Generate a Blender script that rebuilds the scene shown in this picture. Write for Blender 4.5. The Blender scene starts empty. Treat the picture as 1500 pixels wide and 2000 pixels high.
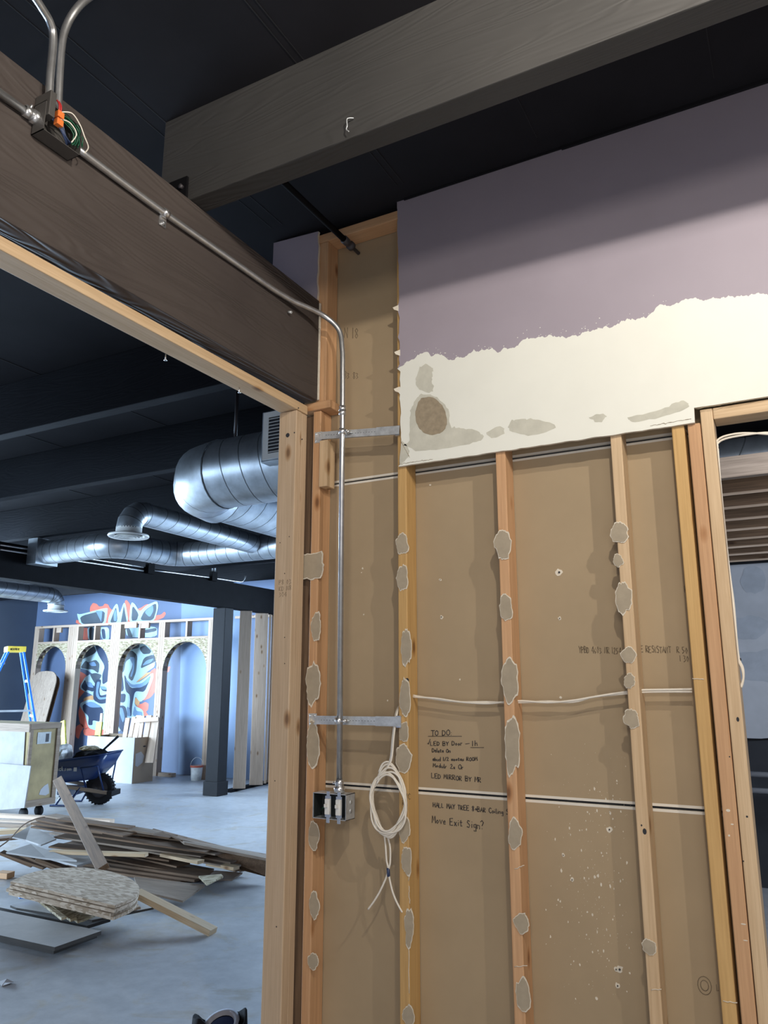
import bpy, bmesh, math, random
from mathutils import Vector, Matrix, noise
from math import radians as R, sin, cos, pi, sqrt
random.seed(7)
S = bpy.context.scene
COL = S.collection

# ---------------------------------------------------------------- camera
FPX, PITCH, YAW, EYE = 1500.0, R(12.67), R(28.3), 1.6
FW = Vector((-sin(YAW)*cos(PITCH), cos(YAW)*cos(PITCH), sin(PITCH)))
RT = Vector((cos(YAW), sin(YAW), 0))
UP = RT.cross(FW)
CAM = Vector((0, 0, EYE))
cd = bpy.data.cameras.new('camera'); cam = bpy.data.objects.new('camera', cd); COL.objects.link(cam)
cd.sensor_fit = 'VERTICAL'; cd.sensor_height = 36; cd.lens = 27.0; cd.clip_start = .05
cam.matrix_world = Matrix(((RT.x, UP.x, -FW.x, 0), (RT.y, UP.y, -FW.y, 0), (RT.z, UP.z, -FW.z, EYE), (0, 0, 0, 1)))
S.camera = cam
S.view_settings.view_transform = 'Standard'; S.view_settings.look = 'None'
S.view_settings.gamma = 1; S.view_settings.exposure = 0.0
try: S.view_settings.use_curve_mapping = False
except Exception: pass
S.cycles.max_bounces = 8; S.cycles.diffuse_bounces = 5; S.cycles.use_denoising = True

def ray(x, y): return FW + RT*((x-750)/FPX) - UP*((y-1000)/FPX)
def at(x, y, ax, v):                      # the point of the photographed plane (X, Y or Z = v) seen at a photo pixel
    r = ray(x, y); i = 'XYZ'.index(ax)
    return CAM + r*((v-CAM[i])/r[i])

# ---------------------------------------------------------------- light
w = bpy.data.worlds.new('world'); S.world = w; w.use_nodes = True
w.node_tree.nodes['Background'].inputs[0].default_value = (.55, .68, 1, 1)
w.node_tree.nodes['Background'].inputs[1].default_value = .35
def area(name, loc, target, sx, sy, power, col, spread=180):
    l = bpy.data.lights.new(name, 'AREA'); l.shape = 'RECTANGLE'; l.size = sx; l.size_y = sy; l.energy = power; l.color = col; l.spread = R(spread)
    o = bpy.data.objects.new(name, l); COL.objects.link(o); o.location = loc
    o.rotation_euler = (Vector(target)-Vector(loc)).to_track_quat('-Z', 'Y').to_euler()
    return o
def bulb(name, loc, power, col, r):
    l = bpy.data.lights.new(name, 'POINT'); l.energy = power; l.color = col; l.shadow_soft_size = r
    o = bpy.data.objects.new(name, l); COL.objects.link(o); o.location = loc
DAY = (.57, .77, 1.0); WARM = (1.0, .92, .81)
area('window_daylight_front', (-11, -2.9, 1.8), (-11, 5, 1.2), 5, 2.4, 850, DAY, 100)
area('window_daylight_left', (-14.75, 5.8, 1.8), (-6, 6.2, .4), 6.5, 2.4, 1500, DAY, 150)
area('window_daylight_back', (-4.6, 11.1, 2.0), (-5.4, 5, .2), 5, 2.4, 700, DAY, 150)
bulb('ceiling_bulb_right', (1.0, 1.3, 3.32), 78, WARM, .02)
bulb('ceiling_bulb_middle', (.05, .75, 3.36), 82, WARM, .025)
area('fill_light_behind', (.4, -2.2, 2.9), (-.8, 2.6, 1.3), 1.2, .5, 42, WARM)  # unseen fill added behind the camera to lift the stud wall
area('floor_bounce_fill', (.9, -1.6, .9), (-.3, 2.6, 3.3), 2.2, 1.4, 30, (1.0, .95, .90))  # unseen upward fill added in place of light bouncing off the floor
area('back_room_fill', (2.4, 4.6, 2.35), (-.3, 7.3, 1.9), 1.2, .3, 75, (.72, .84, 1))  # unseen fill added to brighten the room past the doorway
area('duct_reflection_fill', (.5, 3.4, 2.55), (-.4, 5, 2.95), 1.4, .3, 20, (.80, .88, 1))  # unseen lamp added so the metal duct has something bright to reflect

# ---------------------------------------------------------------- materials
MATS = {}
def nt(name):
    m = bpy.data.materials.new(name); m.use_nodes = True; t = m.node_tree
    b = t.nodes['Principled BSDF']; MATS[name] = m
    return m, t, b
def ramp(t, fac, stops):
    r = t.nodes.new('ShaderNodeValToRGB'); e = r.color_ramp.elements
    while len(e) < len(stops): e.new(.5)
    for k, (p, c) in enumerate(stops): e[k].position = p; e[k].color = (*c, 1)
    t.links.new(fac, r.inputs[0]); return r.outputs[0]
def coords(t, scale, rnd=True):
    tc = t.nodes.new('ShaderNodeTexCoord'); mp = t.nodes.new('ShaderNodeMapping'); mp.inputs['Scale'].default_value = scale
    if rnd:
        oi = t.nodes.new('ShaderNodeObjectInfo'); vm = t.nodes.new('ShaderNodeVectorMath'); vm.operation = 'MULTIPLY_ADD'
        sc = t.nodes.new('ShaderNodeCombineXYZ')
        for k in range(3): t.links.new(oi.outputs['Random'], sc.inputs[k])
        t.links.new(sc.outputs[0], vm.inputs[0]); vm.inputs[1].default_value = (17, 31, 23); t.links.new(tc.outputs['Object'], vm.inputs[2])
        t.links.new(vm.outputs[0], mp.inputs[0])
    else: t.links.new(tc.outputs['Object'], mp.inputs[0])
    return mp.outputs[0]
def nz(t, vec, scale, detail=4, rough=.6, dist=0):
    n = t.nodes.new('ShaderNodeTexNoise'); n.inputs['Scale'].default_value = scale; n.inputs['Detail'].default_value = detail
    n.inputs['Roughness'].default_value = rough; n.inputs['Distortion'].default_value = dist
    t.links.new(vec, n.inputs['Vector']); return n.outputs['Fac']
def mixc(t, fac, a, b, mode='MIX'):
    m = t.nodes.new('ShaderNodeMix'); m.data_type = 'RGBA'; m.blend_type = mode
    if isinstance(fac, float): m.inputs[0].default_value = fac
    else: t.links.new(fac, m.inputs[0])
    for s, v in ((6, a), (7, b)):
        if isinstance(v, tuple): m.inputs[s].default_value = (*v, 1)
        else: t.links.new(v, m.inputs[s])
    return m.outputs[2]
def bump(t, b, h, strength, dist=.01):
    n = t.nodes.new('ShaderNodeBump'); n.inputs['Strength'].default_value = strength; n.inputs['Distance'].default_value = dist
    t.links.new(h, n.inputs['Height']); t.links.new(n.outputs[0], b.inputs['Normal'])
def plain(name, c, rough=.6, metal=0.0, var=.12, sc=8, bmp=0.0, spec=.5):
    m, t, b = nt(name); b.inputs['Specular IOR Level'].default_value = spec; v = coords(t, (1, 1, 1)); n = nz(t, v, sc)
    lo = tuple(x*(1-var) for x in c); hi = tuple(min(1, x*(1+var)) for x in c)
    t.links.new(ramp(t, n, [(.3, lo), (.7, hi)]), b.inputs['Base Color'])
    b.inputs['Roughness'].default_value = rough; b.inputs['Metallic'].default_value = metal
    if bmp: bump(t, b, nz(t, v, sc*6), bmp, .004)
    return m
def wood(name, light, dark, axis, knots=True, rough=.65, bmp=.15):
    m, t, b = nt(name)
    s = [26, 26, 26]; s['XYZ'.index(axis)] = 1.3; v = coords(t, tuple(s))
    f = nz(t, v, 1.0, 5, .65, .6)
    c = ramp(t, f, [(.28, dark), (.5, tuple((a+b_)/2 for a, b_ in zip(light, dark))), (.72, light)])
    s2 = [150, 150, 150]; s2['XYZ'.index(axis)] = 5; f2 = nz(t, coords(t, tuple(s2)), 1.0, 2, .5)
    c = mixc(t, .35, c, ramp(t, f2, [(.3, tuple(x*.8 for x in dark)), (.7, light)]))
    if knots:
        s3 = [9, 9, 9]; s3['XYZ'.index(axis)] = 4; vo = t.nodes.new('ShaderNodeTexVoronoi'); vo.inputs['Scale'].default_value = 1.0
        t.links.new(coords(t, tuple(s3)), vo.inputs['Vector'])
        k = ramp(t, vo.outputs['Distance'], [(.05, (.28, .17, .09)), (.11, (.75, .62, .48)), (.17, (1, 1, 1))])
        c = mixc(t, .85, c, k, 'MULTIPLY')
    oi = t.nodes.new('ShaderNodeObjectInfo')
    tint = ramp(t, oi.outputs['Random'], [(0, (.86, .84, .82)), (1, (1.0, 1.0, 1.0))])
    c = mixc(t, 1.0, c, tint, 'MULTIPLY')
    t.links.new(c, b.inputs['Base Color']); b.inputs['Roughness'].default_value = rough; bump(t, b, f2, bmp, .003)
    return m
for ax in 'XYZ':
    wood('fresh_pine_'+ax, (.74, .56, .36), (.56, .38, .21), ax)
    wood('aged_fir_'+ax, (.70, .43, .235), (.54, .30, .15), ax)
    wood('yellow_pine_'+ax, (.68, .44, .18), (.52, .31, .11), ax)
    wood('grey_lumber_'+ax, (.40, .31, .235), (.19, .138, .10), ax, rough=.8)
    wood('brown_lumber_'+ax, (.27, .165, .095), (.085, .05, .028), ax, rough=.8)
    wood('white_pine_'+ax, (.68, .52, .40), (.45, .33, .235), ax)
wood('post_pine_Z', (.64, .49, .34), (.50, .36, .23), 'Z')
plain('drywall_paper', (.375, .285, .178), .8, var=.06, sc=3)
plain('paper_remnant', (.38, .32, .235), .85, var=.08, sc=30)
plain('gypsum', (.72, .66, .55), .9, var=.1, sc=40, bmp=.4)
plain('white_edge', (.72, .68, .60), .8, var=.05)
plain('mauve_paint', (.335, .295, .345), .55, var=.04, sc=3, bmp=.05)
plain('cream_paint', (.78, .785, .715), .6, var=.035, sc=3)
plain('grey_compound', (.55, .54, .46), .8, var=.1, sc=20)
plain('brown_torn_paper', (.30, .245, .17), .9, var=.15, sc=60)
plain('ink', (.03, .028, .035), .6)
plain('faded_ink', (.17, .13, .085), .8)
plain('ceiling_black', (.0155, .015, .018), .8, var=.2, sc=2, spec=.12)
plain('ceiling_seam', (.006, .006, .008), .8)
plain('black_paint', (.006, .006, .007), .8, var=.2, spec=.08)
plain('galvanised_pipe', (.55, .56, .57), .34, .85, var=.12, sc=30)
plain('galvanised_sheet', (.52, .56, .60), .38, .9, var=.22, sc=7)
plain('duct_seam', (.10, .11, .12), .5, .6)
plain('shiny_metal', (.75, .76, .77), .25, .9)
plain('zinc_bracket', (.62, .65, .67), .45, .6, var=.2, sc=40)
plain('painted_box_grey', (.10, .095, .09), .45, .3)
plain('cable_white', (.78, .73, .64), .5, var=.05)
plain('wire_green', (.01, .10, .05), .4); plain('wire_blue', (.03, .05, .12), .4)
plain('wire_red', (.5, .03, .03), .4); plain('connector_orange', (.85, .22, .05), .4)
plain('plastic_white', (.75, .75, .72), .4, var=.03); plain('box_inside', (.015, .02, .02), .6)
plain('blue_wall', (.125, .175, .29), .55, var=.06, sc=2); plain('grey_blue_wall', (.10, .125, .17), .6, var=.06, sc=2)
plain('pale_blue_wall', (.21, .30, .46), .5, var=.05, sc=2)
plain('mural_red', (.85, .22, .15), .6, var=.15, sc=3); plain('mural_orange', (.75, .42, .2), .6, var=.15, sc=3)
plain('mural_slate', (.095, .125, .155), .6, var=.1, sc=3); plain('mural_navy', (.045, .07, .13), .6, var=.1, sc=3)
plain('mural_sky', (.22, .36, .56), .6, var=.1, sc=3); plain('mural_white', (.55, .78, .86), .6, var=.05)
plain('concrete_wall', (.46, .48, .52), .8, var=.15, sc=2); plain('concrete_patch', (.38, .41, .46), .8, var=.1)
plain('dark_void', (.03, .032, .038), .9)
plain('light_wall', (.42, .38, .40), .7, var=.05)
plain('tray_blue', (.012, .03, .105), .28, var=.1); plain('rubber', (.010, .010, .012), .7, bmp=.3, spec=.25); plain('hub_dark', (.05, .045, .05), .5)
plain('cardboard', (.36, .27, .19), .85, var=.05, sc=3); plain('box_white', (.42, .42, .44), .7, var=.04)
plain('crate_ply', (.34, .26, .13), .75, var=.2, sc=5); plain('whitewashed_ply', (.29, .28, .28), .8, var=.12, sc=6)
plain('ladder_blue', (.03, .19, .62), .4, var=.08); plain('ladder_yellow', (.85, .62, .08), .5)
plain('aluminium', (.7, .73, .76), .4, .6); plain('label_grey', (.45, .47, .47), .6, var=.15, sc=20)
plain('bag_black', (.010, .010, .013), .85, bmp=.3, spec=.15); plain('lining_grey', (.28, .28, .32), .8); plain('deep_blue', (.01, .02, .07), .6)
plain('plastic_wrap', (.65, .66, .66), .35, var=.3, sc=14); plain('mesh_yellow', (.65, .62, .08), .6, var=.35, sc=40)
plain('mdf_grey', (.44, .43, .42), .8, var=.08, sc=8); plain('edge_dark', (.06, .055, .05), .8)
plain('bucket_white', (.7, .7, .68), .5, var=.15, sc=30); plain('bucket_red', (.55, .12, .07), .5)
plain('glass_sky', (.5, .7, 1), .2)
def osb(name, a, b_, c_):
    m, t, b = nt(name); vo = t.nodes.new('ShaderNodeTexVoronoi'); vo.inputs['Scale'].default_value = 1
    n = nz(t, coords(t, (6, 6, 6)), 1, 2); v = coords(t, (20, 75, 75)); mx = t.nodes.new('ShaderNodeVectorMath'); mx.operation = 'ADD'
    t.links.new(v, mx.inputs[0]); t.links.new(n, mx.inputs[1]); t.links.new(mx.outputs[0], vo.inputs['Vector'])
    bw = t.nodes.new('ShaderNodeRGBToBW'); t.links.new(vo.outputs['Color'], bw.inputs[0])
    t.links.new(ramp(t, bw.outputs[0], [(.2, a), (.5, b_), (.8, c_)]), b.inputs['Base Color']); b.inputs['Roughness'].default_value = .8
osb('osb_grey', (.30, .21, .13), (.44, .33, .23), (.60, .48, .36))
osb('osb_gold', (.24, .18, .10), (.40, .33, .20), (.60, .52, .37))
def beam_mat(name, axis, lo, hi, bs, bd, spc=.3):
    m, t, b = nt(name)
    s = [9, 9, 9]; s['XYZ'.index(axis)] = 1.1
    v = coords(t, tuple(s), False); n = nz(t, v, 1, 2, .4, 1.2)
    wv = t.nodes.new('ShaderNodeMath'); wv.operation = 'MULTIPLY'; wv.inputs[1].default_value = 70; t.links.new(n, wv.inputs[0])
    sn = t.nodes.new('ShaderNodeMath'); sn.operation = 'SINE'; t.links.new(wv.outputs[0], sn.inputs[0])
    big = nz(t, coords(t, (1.5, 1.5, 1.5), False), 1, 3)
    t.links.new(ramp(t, big, [(.3, lo), (.7, hi)]), b.inputs['Base Color'])
    b.inputs['Roughness'].default_value = .62; b.inputs['Specular IOR Level'].default_value = spc; bump(t, b, sn.outputs[0], bs, bd)
beam_mat('painted_beam_Y', 'Y', (.055, .045, .042), (.075, .062, .056), .45, .003, .2); beam_mat('painted_beam_X', 'X', (.042, .041, .040), (.056, .054, .052), .3, .002); beam_mat('black_beam_X', 'X', (.007, .0075, .010), (.010, .011, .014), .15, .002, .1)
def floor_mat():
    m, t, b = nt('concrete_floor')
    v = coords(t, (1, 1, 1), False); n = nz(t, v, .55, 6, .62, .4); n2 = nz(t, v, 9, 4, .7); n3 = nz(t, v, 2.1, 5, .7, 1.0)
    c = ramp(t, n, [(.35, (.36, .37, .39)), (.52, (.45, .465, .49)), (.68, (.55, .565, .59))])
    c = mixc(t, ramp(t, n3, [(.54, (0, 0, 0)), (.64, (1, 1, 1))]), c, (.42, .39, .34))
    c = mixc(t, .25, c, ramp(t, n2, [(.3, (.28, .28, .29)), (.7, (.68, .68, .69))]))
    t.links.new(c, b.inputs['Base Color']); b.inputs['Roughness'].default_value = .42; bump(t, b, n2, .08, .01)
floor_mat()
def ceil_mat():
    pass

# ---------------------------------------------------------------- helpers
WM = {}
def setp(o, label=None, cat=None, group=None, kind=None):
    if label: o['label'] = label
    if cat: o['category'] = cat
    if group: o['group'] = group
    if kind: o['kind'] = kind
    return o
def mk(name, bm, mat, parent=None, M=None, smooth=False):
    """link a bmesh authored in world coordinates as one object with its own origin"""
    if M is None:
        c = [v.co for v in bm.verts]
        M = Matrix.Translation(((min(p.x for p in c)+max(p.x for p in c))/2, (min(p.y for p in c)+max(p.y for p in c))/2, min(p.z for p in c)))
    bm.transform(M.inverted())
    me = bpy.data.meshes.new(name); bm.to_mesh(me); bm.free()
    for k in (mat if isinstance(mat, (list, tuple)) else [mat]): me.materials.append(MATS[k])
    if smooth:
        for p in me.polygons: p.use_smooth = True
    o = bpy.data.objects.new(name, me); COL.objects.link(o)
    if parent is not None: o.parent = parent; o.matrix_basis = WM[parent].inverted() @ M
    else: o.matrix_basis = M
    WM[o] = M.copy(); return o
def empty(name, loc, label, cat, group=None, rz=0):
    o = bpy.data.objects.new(name, None); COL.objects.link(o); o.empty_display_size = .1
    M = Matrix.Translation(loc) @ Matrix.Rotation(rz, 4, 'Z'); o.matrix_basis = M; WM[o] = M
    return setp(o, label, cat, group)
def add_box(bm, x0, x1, y0, y1, z0, z1, M=None, mi=0, bev=0):
    vs = [bm.verts.new((x, y, z)) for x in (x0, x1) for y in (y0, y1) for z in (z0, z1)]
    if M is not None:
        for v in vs: v.co = M @ v.co
    fs = []
    for q in ((0, 1, 3, 2), (4, 6, 7, 5), (0, 4, 5, 1), (2, 3, 7, 6), (0, 2, 6, 4), (1, 5, 7, 3)):
        f = bm.faces.new([vs[i] for i in q]); f.material_index = mi; fs.append(f)
    if bev:
        es = list({e for f in fs for e in f.edges})
        bmesh.ops.bevel(bm, geom=es, offset=bev, segments=2, affect='EDGES', profile=.5, clamp_overlap=True)
    return fs
def box(name, x0, x1, y0, y1, z0, z1, mat, parent=None, bev=.003, **k):
    bm = bmesh.new(); add_box(bm, x0, x1, y0, y1, z0, z1, bev=bev)
    o = mk(name, bm, mat, parent); return setp(o, **k)
def struct(name, bm, mat, parent=None, **k):
    o = mk(name, bm, mat, parent)
    if parent is None: o['kind'] = 'structure'
    return o
def add_poly(bm, pts, nrm, th, mi=0, side=None):
    """prism: front outline pts, thickness th opposite to nrm"""
    nrm = Vector(nrm).normalized(); n = len(pts)
    a = [bm.verts.new(p) for p in pts]; b = [bm.verts.new(Vector(p)-nrm*th) for p in pts]
    f = bm.faces.new(a); f.material_index = mi
    f.normal_update()
    if f.normal.dot(nrm) < 0: f.normal_flip()
    g = bm.faces.new(list(reversed(b))); g.material_index = mi
    g.normal_update()
    if g.normal.dot(nrm) > 0: g.normal_flip()
    for i in range(n):
        q = bm.faces.new((a[i], a[(i+1) % n], b[(i+1) % n], b[i])); q.material_index = mi if side is None else side
def tube(bm, pts, r, seg=8, cap=True, mi=0):
    pts = [Vector(p) for p in pts]; n = len(pts); rings = []
    t0 = (pts[1]-pts[0]).normalized(); u = t0.orthogonal().normalized()
    for i in range(n):
        t = ((pts[min(i+1, n-1)]-pts[max(i-1, 0)])).normalized(); u = (u-t*u.dot(t)).normalized(); v = t.cross(u)
        rr = r[i] if isinstance(r, (list, tuple)) else r
        rings.append([bm.verts.new(pts[i]+(u*cos(2*pi*k/seg)+v*sin(2*pi*k/seg))*rr) for k in range(seg)])
    for i in range(n-1):
        for k in range(seg):
            f = bm.faces.new((rings[i][k], rings[i][(k+1) % seg], rings[i+1][(k+1) % seg], rings[i+1][k])); f.material_index = mi; f.smooth = True
    if cap:
        for q in (rings[0][::-1], rings[-1]): bm.faces.new(q).material_index = mi
def spline(P, n=8):
    P = [Vector(p) for p in P]; out = []
    for i in range(len(P)-1):
        p0, p1, p2, p3 = P[max(i-1, 0)], P[i], P[i+1], P[min(i+2, len(P)-1)]
        for k in range(n):
            t = k/n; out.append(.5*((2*p1)+(p2-p0)*t+(2*p0-5*p1+4*p2-p3)*t*t+(3*p1-p0-3*p2+p3)*t**3))
    out.append(P[-1]); return out
def tubeobj(name, pts, r, mat, parent=None, seg=8, **k):
    bm = bmesh.new(); tube(bm, pts, r, seg); return setp(mk(name, bm, mat, parent), **k)
def lathe(bm, prof, M, seg=24, mi=0, cap=False):
    rings = [[bm.verts.new(M @ Vector((r*cos(2*pi*k/seg), r*sin(2*pi*k/seg), z))) for k in range(seg)] for r, z in prof]
    for i in range(len(rings)-1):
        for k in range(seg):
            f = bm.faces.new((rings[i][k], rings[i][(k+1) % seg], rings[i+1][(k+1) % seg], rings[i+1][k])); f.smooth = True; f.material_index = mi
    if cap:
        bm.faces.new(rings[0][::-1]).material_index = mi; bm.faces.new(rings[-1]).material_index = mi
def frame(o, x, n):
    """matrix at o with local X along x and local Z near n"""
    x = Vector(x).normalized(); z = Vector(n); z = (z-x*z.dot(x)).normalized(); y = z.cross(x)
    return Matrix(((x.x, y.x, z.x, o[0]), (x.y, y.y, z.y, o[1]), (x.z, y.z, z.z, o[2]), (0, 0, 0, 1)))
def rough_line(a, b, n, amp, seed=0):
    a, b = Vector(a), Vector(b); out = []
    for i in range(n):
        t = i/n; p = a.lerp(b, t); out.append((p, t))
    res = []
    for p, t in out:
        s = noise.fractal(Vector((t*n*.23+seed, seed*1.7, .3)), .8, 2.2, 4)*amp
        res.append((p, s))
    return res

# ---------------------------------------------------------------- setting
bm = bmesh.new(); add_box(bm, -15, 4.2, -3.2, 12, -.1, 0); struct('floor', bm, 'concrete_floor')
bm = bmesh.new(); add_box(bm, -15, 4.2, -3.2, 12, 3.62, 3.72)
for px, py in ((520, 52), (30, 20), (765, 330), (980, 130), (490, 385), (1380, 60)):
    X = at(px, py, 'Z', 3.62).x; add_box(bm, X-.0018, X+.0018, -3, 2.5, 3.619, 3.6201, mi=1)
for X in (-3.1, -4.3, -5.5, -6.7, -9, -10.2): add_box(bm, X-.004, X+.004, -3, 11, 3.6165, 3.6201, mi=1)
struct('ceiling', bm, ['ceiling_black', 'ceiling_seam'])
# paper back of the drywall behind the studs, in three courses whose bevelled edges show as white lines
YB = 2.70
bm = bmesh.new()
cuts = [(.0, 1.214), (1.222, 2.434), (2.442, 3.62)]
RX0, RX1 = -.20, 1.02
for z0, z1 in cuts:
    add_box(bm, -1.86, RX0, YB, YB+.013, z0+(.006 if z0 > .1 else 0), z1-.006 if z1 < 3 else z1)
    if z0 > .1: add_box(bm, -1.86, RX0, YB-.0005, YB+.012, z0, z0+.0085, mi=1)
    if z1 < 3: add_box(bm, -1.86, RX0, YB-.0005, YB+.012, z1-.0085, z1, mi=1)
add_box(bm, -1.86, RX0, YB+.012, YB+.02, 0, 3.62, mi=2)
# gypsum flecks thrown on the paper
rn = random.Random(3)
for k in range(330):
    x = rn.gauss(1165, 48); y = rn.gauss(1700, 130)
    if not (1060 < x < 1235 and 1450 < y < 1960): continue
    p = at(x, y, 'Y', YB-.001); s = rn.choice((.0008, .0008, .001, .0012, .0018, .003, .0045))*rn.uniform(.5, 1.0)
    n = rn.randint(5, 8); a0 = rn.uniform(0, 6)
    add_poly(bm, [p+Vector((cos(a0+2*pi*i/n)*s*rn.uniform(.4, 1), 0, sin(a0+2*pi*i/n)*s*rn.uniform(.6, 1.9))) for i in range(n)], (0, -1, 0), .0008, 3)
for x, y, s in ((860, 1132, .007), (862, 1205, .009), (1092, 1118, .016), (1093, 1208, .008), (898, 1327, .004), (1095, 1362, .005), (708, 1110, .005), (706, 1118, .003), (710, 1200, .004), (757, 1368, .004), (840, 947, .005), (1210, 1893, .014), (1203, 1893, .008), (1206, 1925, .010), (1117, 1718, .008), (1190, 1620, .011), (1100, 1670, .007), (1165, 1950, .006)):
    p = at(x, y, 'Y', YB-.001); n = 9
    add_poly(bm, [p+Vector((cos(2*pi*i/n)*s*rn.uniform(.5, 1.1), 0, sin(2*pi*i/n)*s*rn.uniform(.5, 1.1))) for i in range(n)], (0, -1, 0), .003, 3)
    if s > .006: add_poly(bm, [p+Vector((cos(2*pi*i/6)*s*.25+.001, -.0035, sin(2*pi*i/6)*s*.25)) for i in range(6)], (0, -1, 0), .001, 4)
WALL_BACK_BM = bm      # the writing is added to it below

# stroke alphabet for the hand lettering (unit box, x 0-.6, y 0-1)
ORD = ('first', 'second', 'third', 'fourth', 'fifth', 'sixth', 'seventh', 'eighth', 'ninth', 'tenth', 'eleventh', 'twelfth', 'thirteenth', 'fourteenth', 'fifteenth', 'sixteenth', 'seventeenth', 'eighteenth', 'nineteenth', 'twentieth')+tuple('twenty-'+q for q in ('first', 'second', 'third', 'fourth', 'fifth', 'sixth', 'seventh', 'eighth', 'ninth'))+('thirtieth',)
G = {'A': [[(0, 0), (.3, 1), (.6, 0)], [(.12, .4), (.5, .4)]], 'B': [[(0, 0), (0, 1), (.4, .9), (.4, .6), (0, .52), (.5, .4), (.45, .05), (0, 0)]],
 'C': [[(.55, .85), (.3, 1), (.05, .7), (.05, .3), (.3, 0), (.55, .1)]], 'D': [[(0, 0), (.02, 1), (.4, .85), (.55, .5), (.4, .1), (0, 0)]],
 'E': [[(.5, 1), (0, .95), (0, 0), (.5, .02)], [(0, .5), (.4, .52)]], 'H': [[(0, 0), (0, 1)], [(.5, 0), (.5, 1)], [(0, .5), (.5, .55)]],
 'I': [[(.1, 0), (.1, 1)]], 'L': [[(0, 1), (0, 0), (.45, .05)]], 'M': [[(0, 0), (.08, 1), (.3, .35), (.5, 1), (.6, 0)]], 'N': [[(0, 0), (.05, 1), (.5, 0), (.5, 1)]],
 'O': [[(.3, 1), (.02, .7), (.05, .2), (.3, 0), (.55, .25), (.55, .75), (.3, 1)]], 'P': [[(0, 0), (0, 1), (.45, .9), (.45, .6), (0, .5)]],
 'R': [[(0, 0), (0, 1), (.45, .9), (.42, .6), (0, .5), (.5, 0)]], 'S': [[(.5, .9), (.2, 1), (.05, .75), (.5, .35), (.35, .02), (0, .1)]],
 'T': [[(.3, 0), (.3, 1)], [(0, 1), (.62, .97)]], 'W': [[(0, 1), (.15, 0), (.3, .6), (.45, 0), (.6, 1)]], 'X': [[(0, 0), (.5, 1)], [(0, 1), (.5, 0)]],
 'Y': [[(0, 1), (.28, .5), (.28, 0)], [(.28, .5), (.6, 1)]], 'K': [[(0, 0), (0, 1)], [(.5, 1), (0, .45), (.5, 0)]], 'J': [[(.4, 1), (.4, .15), (.2, 0), (0, .15)]],
 'a': [[(.4, .5), (.1, .5), (.02, .2), (.2, 0), (.4, .2), (.4, .5), (.45, 0)]], 'b': [[(0, 1), (0, 0), (.35, .05), (.4, .4), (0, .5)]], 'c': [[(.4, .5), (.1, .5), (.05, .1), (.4, .02)]],
 'd': [[(.4, 1), (.4, 0), (.1, 0), (.02, .3), (.4, .5)]], 'e': [[(.03, .28), (.4, .32), (.3, .55), (.05, .4), (.1, .02), (.42, .06)]], 'g': [[(.4, .5), (.08, .45), (.08, .1), (.4, .1), (.4, .5), (.38, -.4), (.05, -.35)]],
 'h': [[(0, 0), (0, 1)], [(0, .4), (.3, .55), (.38, 0)]], 'i': [[(.1, 0), (.1, .5)], [(.1, .75), (.13, .8)]], 'k': [[(0, 0), (0, 1)], [(.35, .5), (0, .25), (.38, 0)]], 'l': [[(.08, 1), (.08, 0), (.2, .02)]],
 'm': [[(0, 0), (0, .5), (.2, .5), (.22, 0)], [(.22, .4), (.42, .5), (.44, 0)]], 'n': [[(0, 0), (0, .5), (.35, .45), (.38, 0)]], 'o': [[(.2, .5), (.02, .25), (.2, 0), (.4, .25), (.2, .5)]],
 'r': [[(0, 0), (0, .5), (.3, .5)]], 's': [[(.35, .5), (.05, .4), (.35, .15), (0, .02)]], 't': [[(.15, .8), (.15, 0), (.35, .05)], [(0, .5), (.35, .52)]], 'u': [[(0, .5), (.03, .05), (.35, .05), (.37, .5)], [(.37, .4), (.4, 0)]],
 'v': [[(0, .5), (.2, 0), (.4, .5)]], 'x': [[(0, 0), (.35, .5)], [(0, .5), (.35, 0)]], 'y': [[(0, .5), (.2, .1)], [(.4, .5), (.1, -.4)]], 'w': [[(0, .5), (.1, 0), (.22, .4), (.32, 0), (.45, .5)]],
 '8': [[(.25, 1), (.05, .8), (.45, .25), (.25, 0), (.05, .2), (.45, .8), (.25, 1)]], '+': [[(.05, .5), (.5, .5)], [(.28, .75), (.28, .25)]], '1': [[(.1, 0), (.1, 1)]], '2': [[(.05, .8), (.3, 1), (.4, .7), (0, 0), (.5, .03)]],
 '/': [[(0, 0), (.4, 1)]], '-': [[(0, .5), (.5, .5)]], ':': [[(.1, .1), (.12, .15)], [(.1, .6), (.12, .65)]], '?': [[(0, .8), (.2, 1), (.42, .75), (.2, .35)], [(.18, .02), (.2, -.04)]], '!': [[(.1, 1), (.1, .3)], [(.1, .02), (.12, .06)]],
 '~': [[(0, .5), (.2, .15), (.6, 1.1)]], '4': [[(.4, 0), (.4, 1), (0, .35), (.55, .35)]], '0': [[(.25, 1), (.02, .5), (.25, 0), (.48, .5), (.25, 1)]], '6': [[(.4, 1), (.05, .4), (.25, 0), (.45, .25), (.1, .4)]], '3': [[(0, .9), (.4, .8), (.15, .5), (.45, .25), (0, 0)]], '5': [[(.45, 1), (.05, 1), (.05, .6), (.45, .4), (.0, 0)]], '7': [[(0, 1), (.45, 1), (.15, 0)]]}
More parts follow.
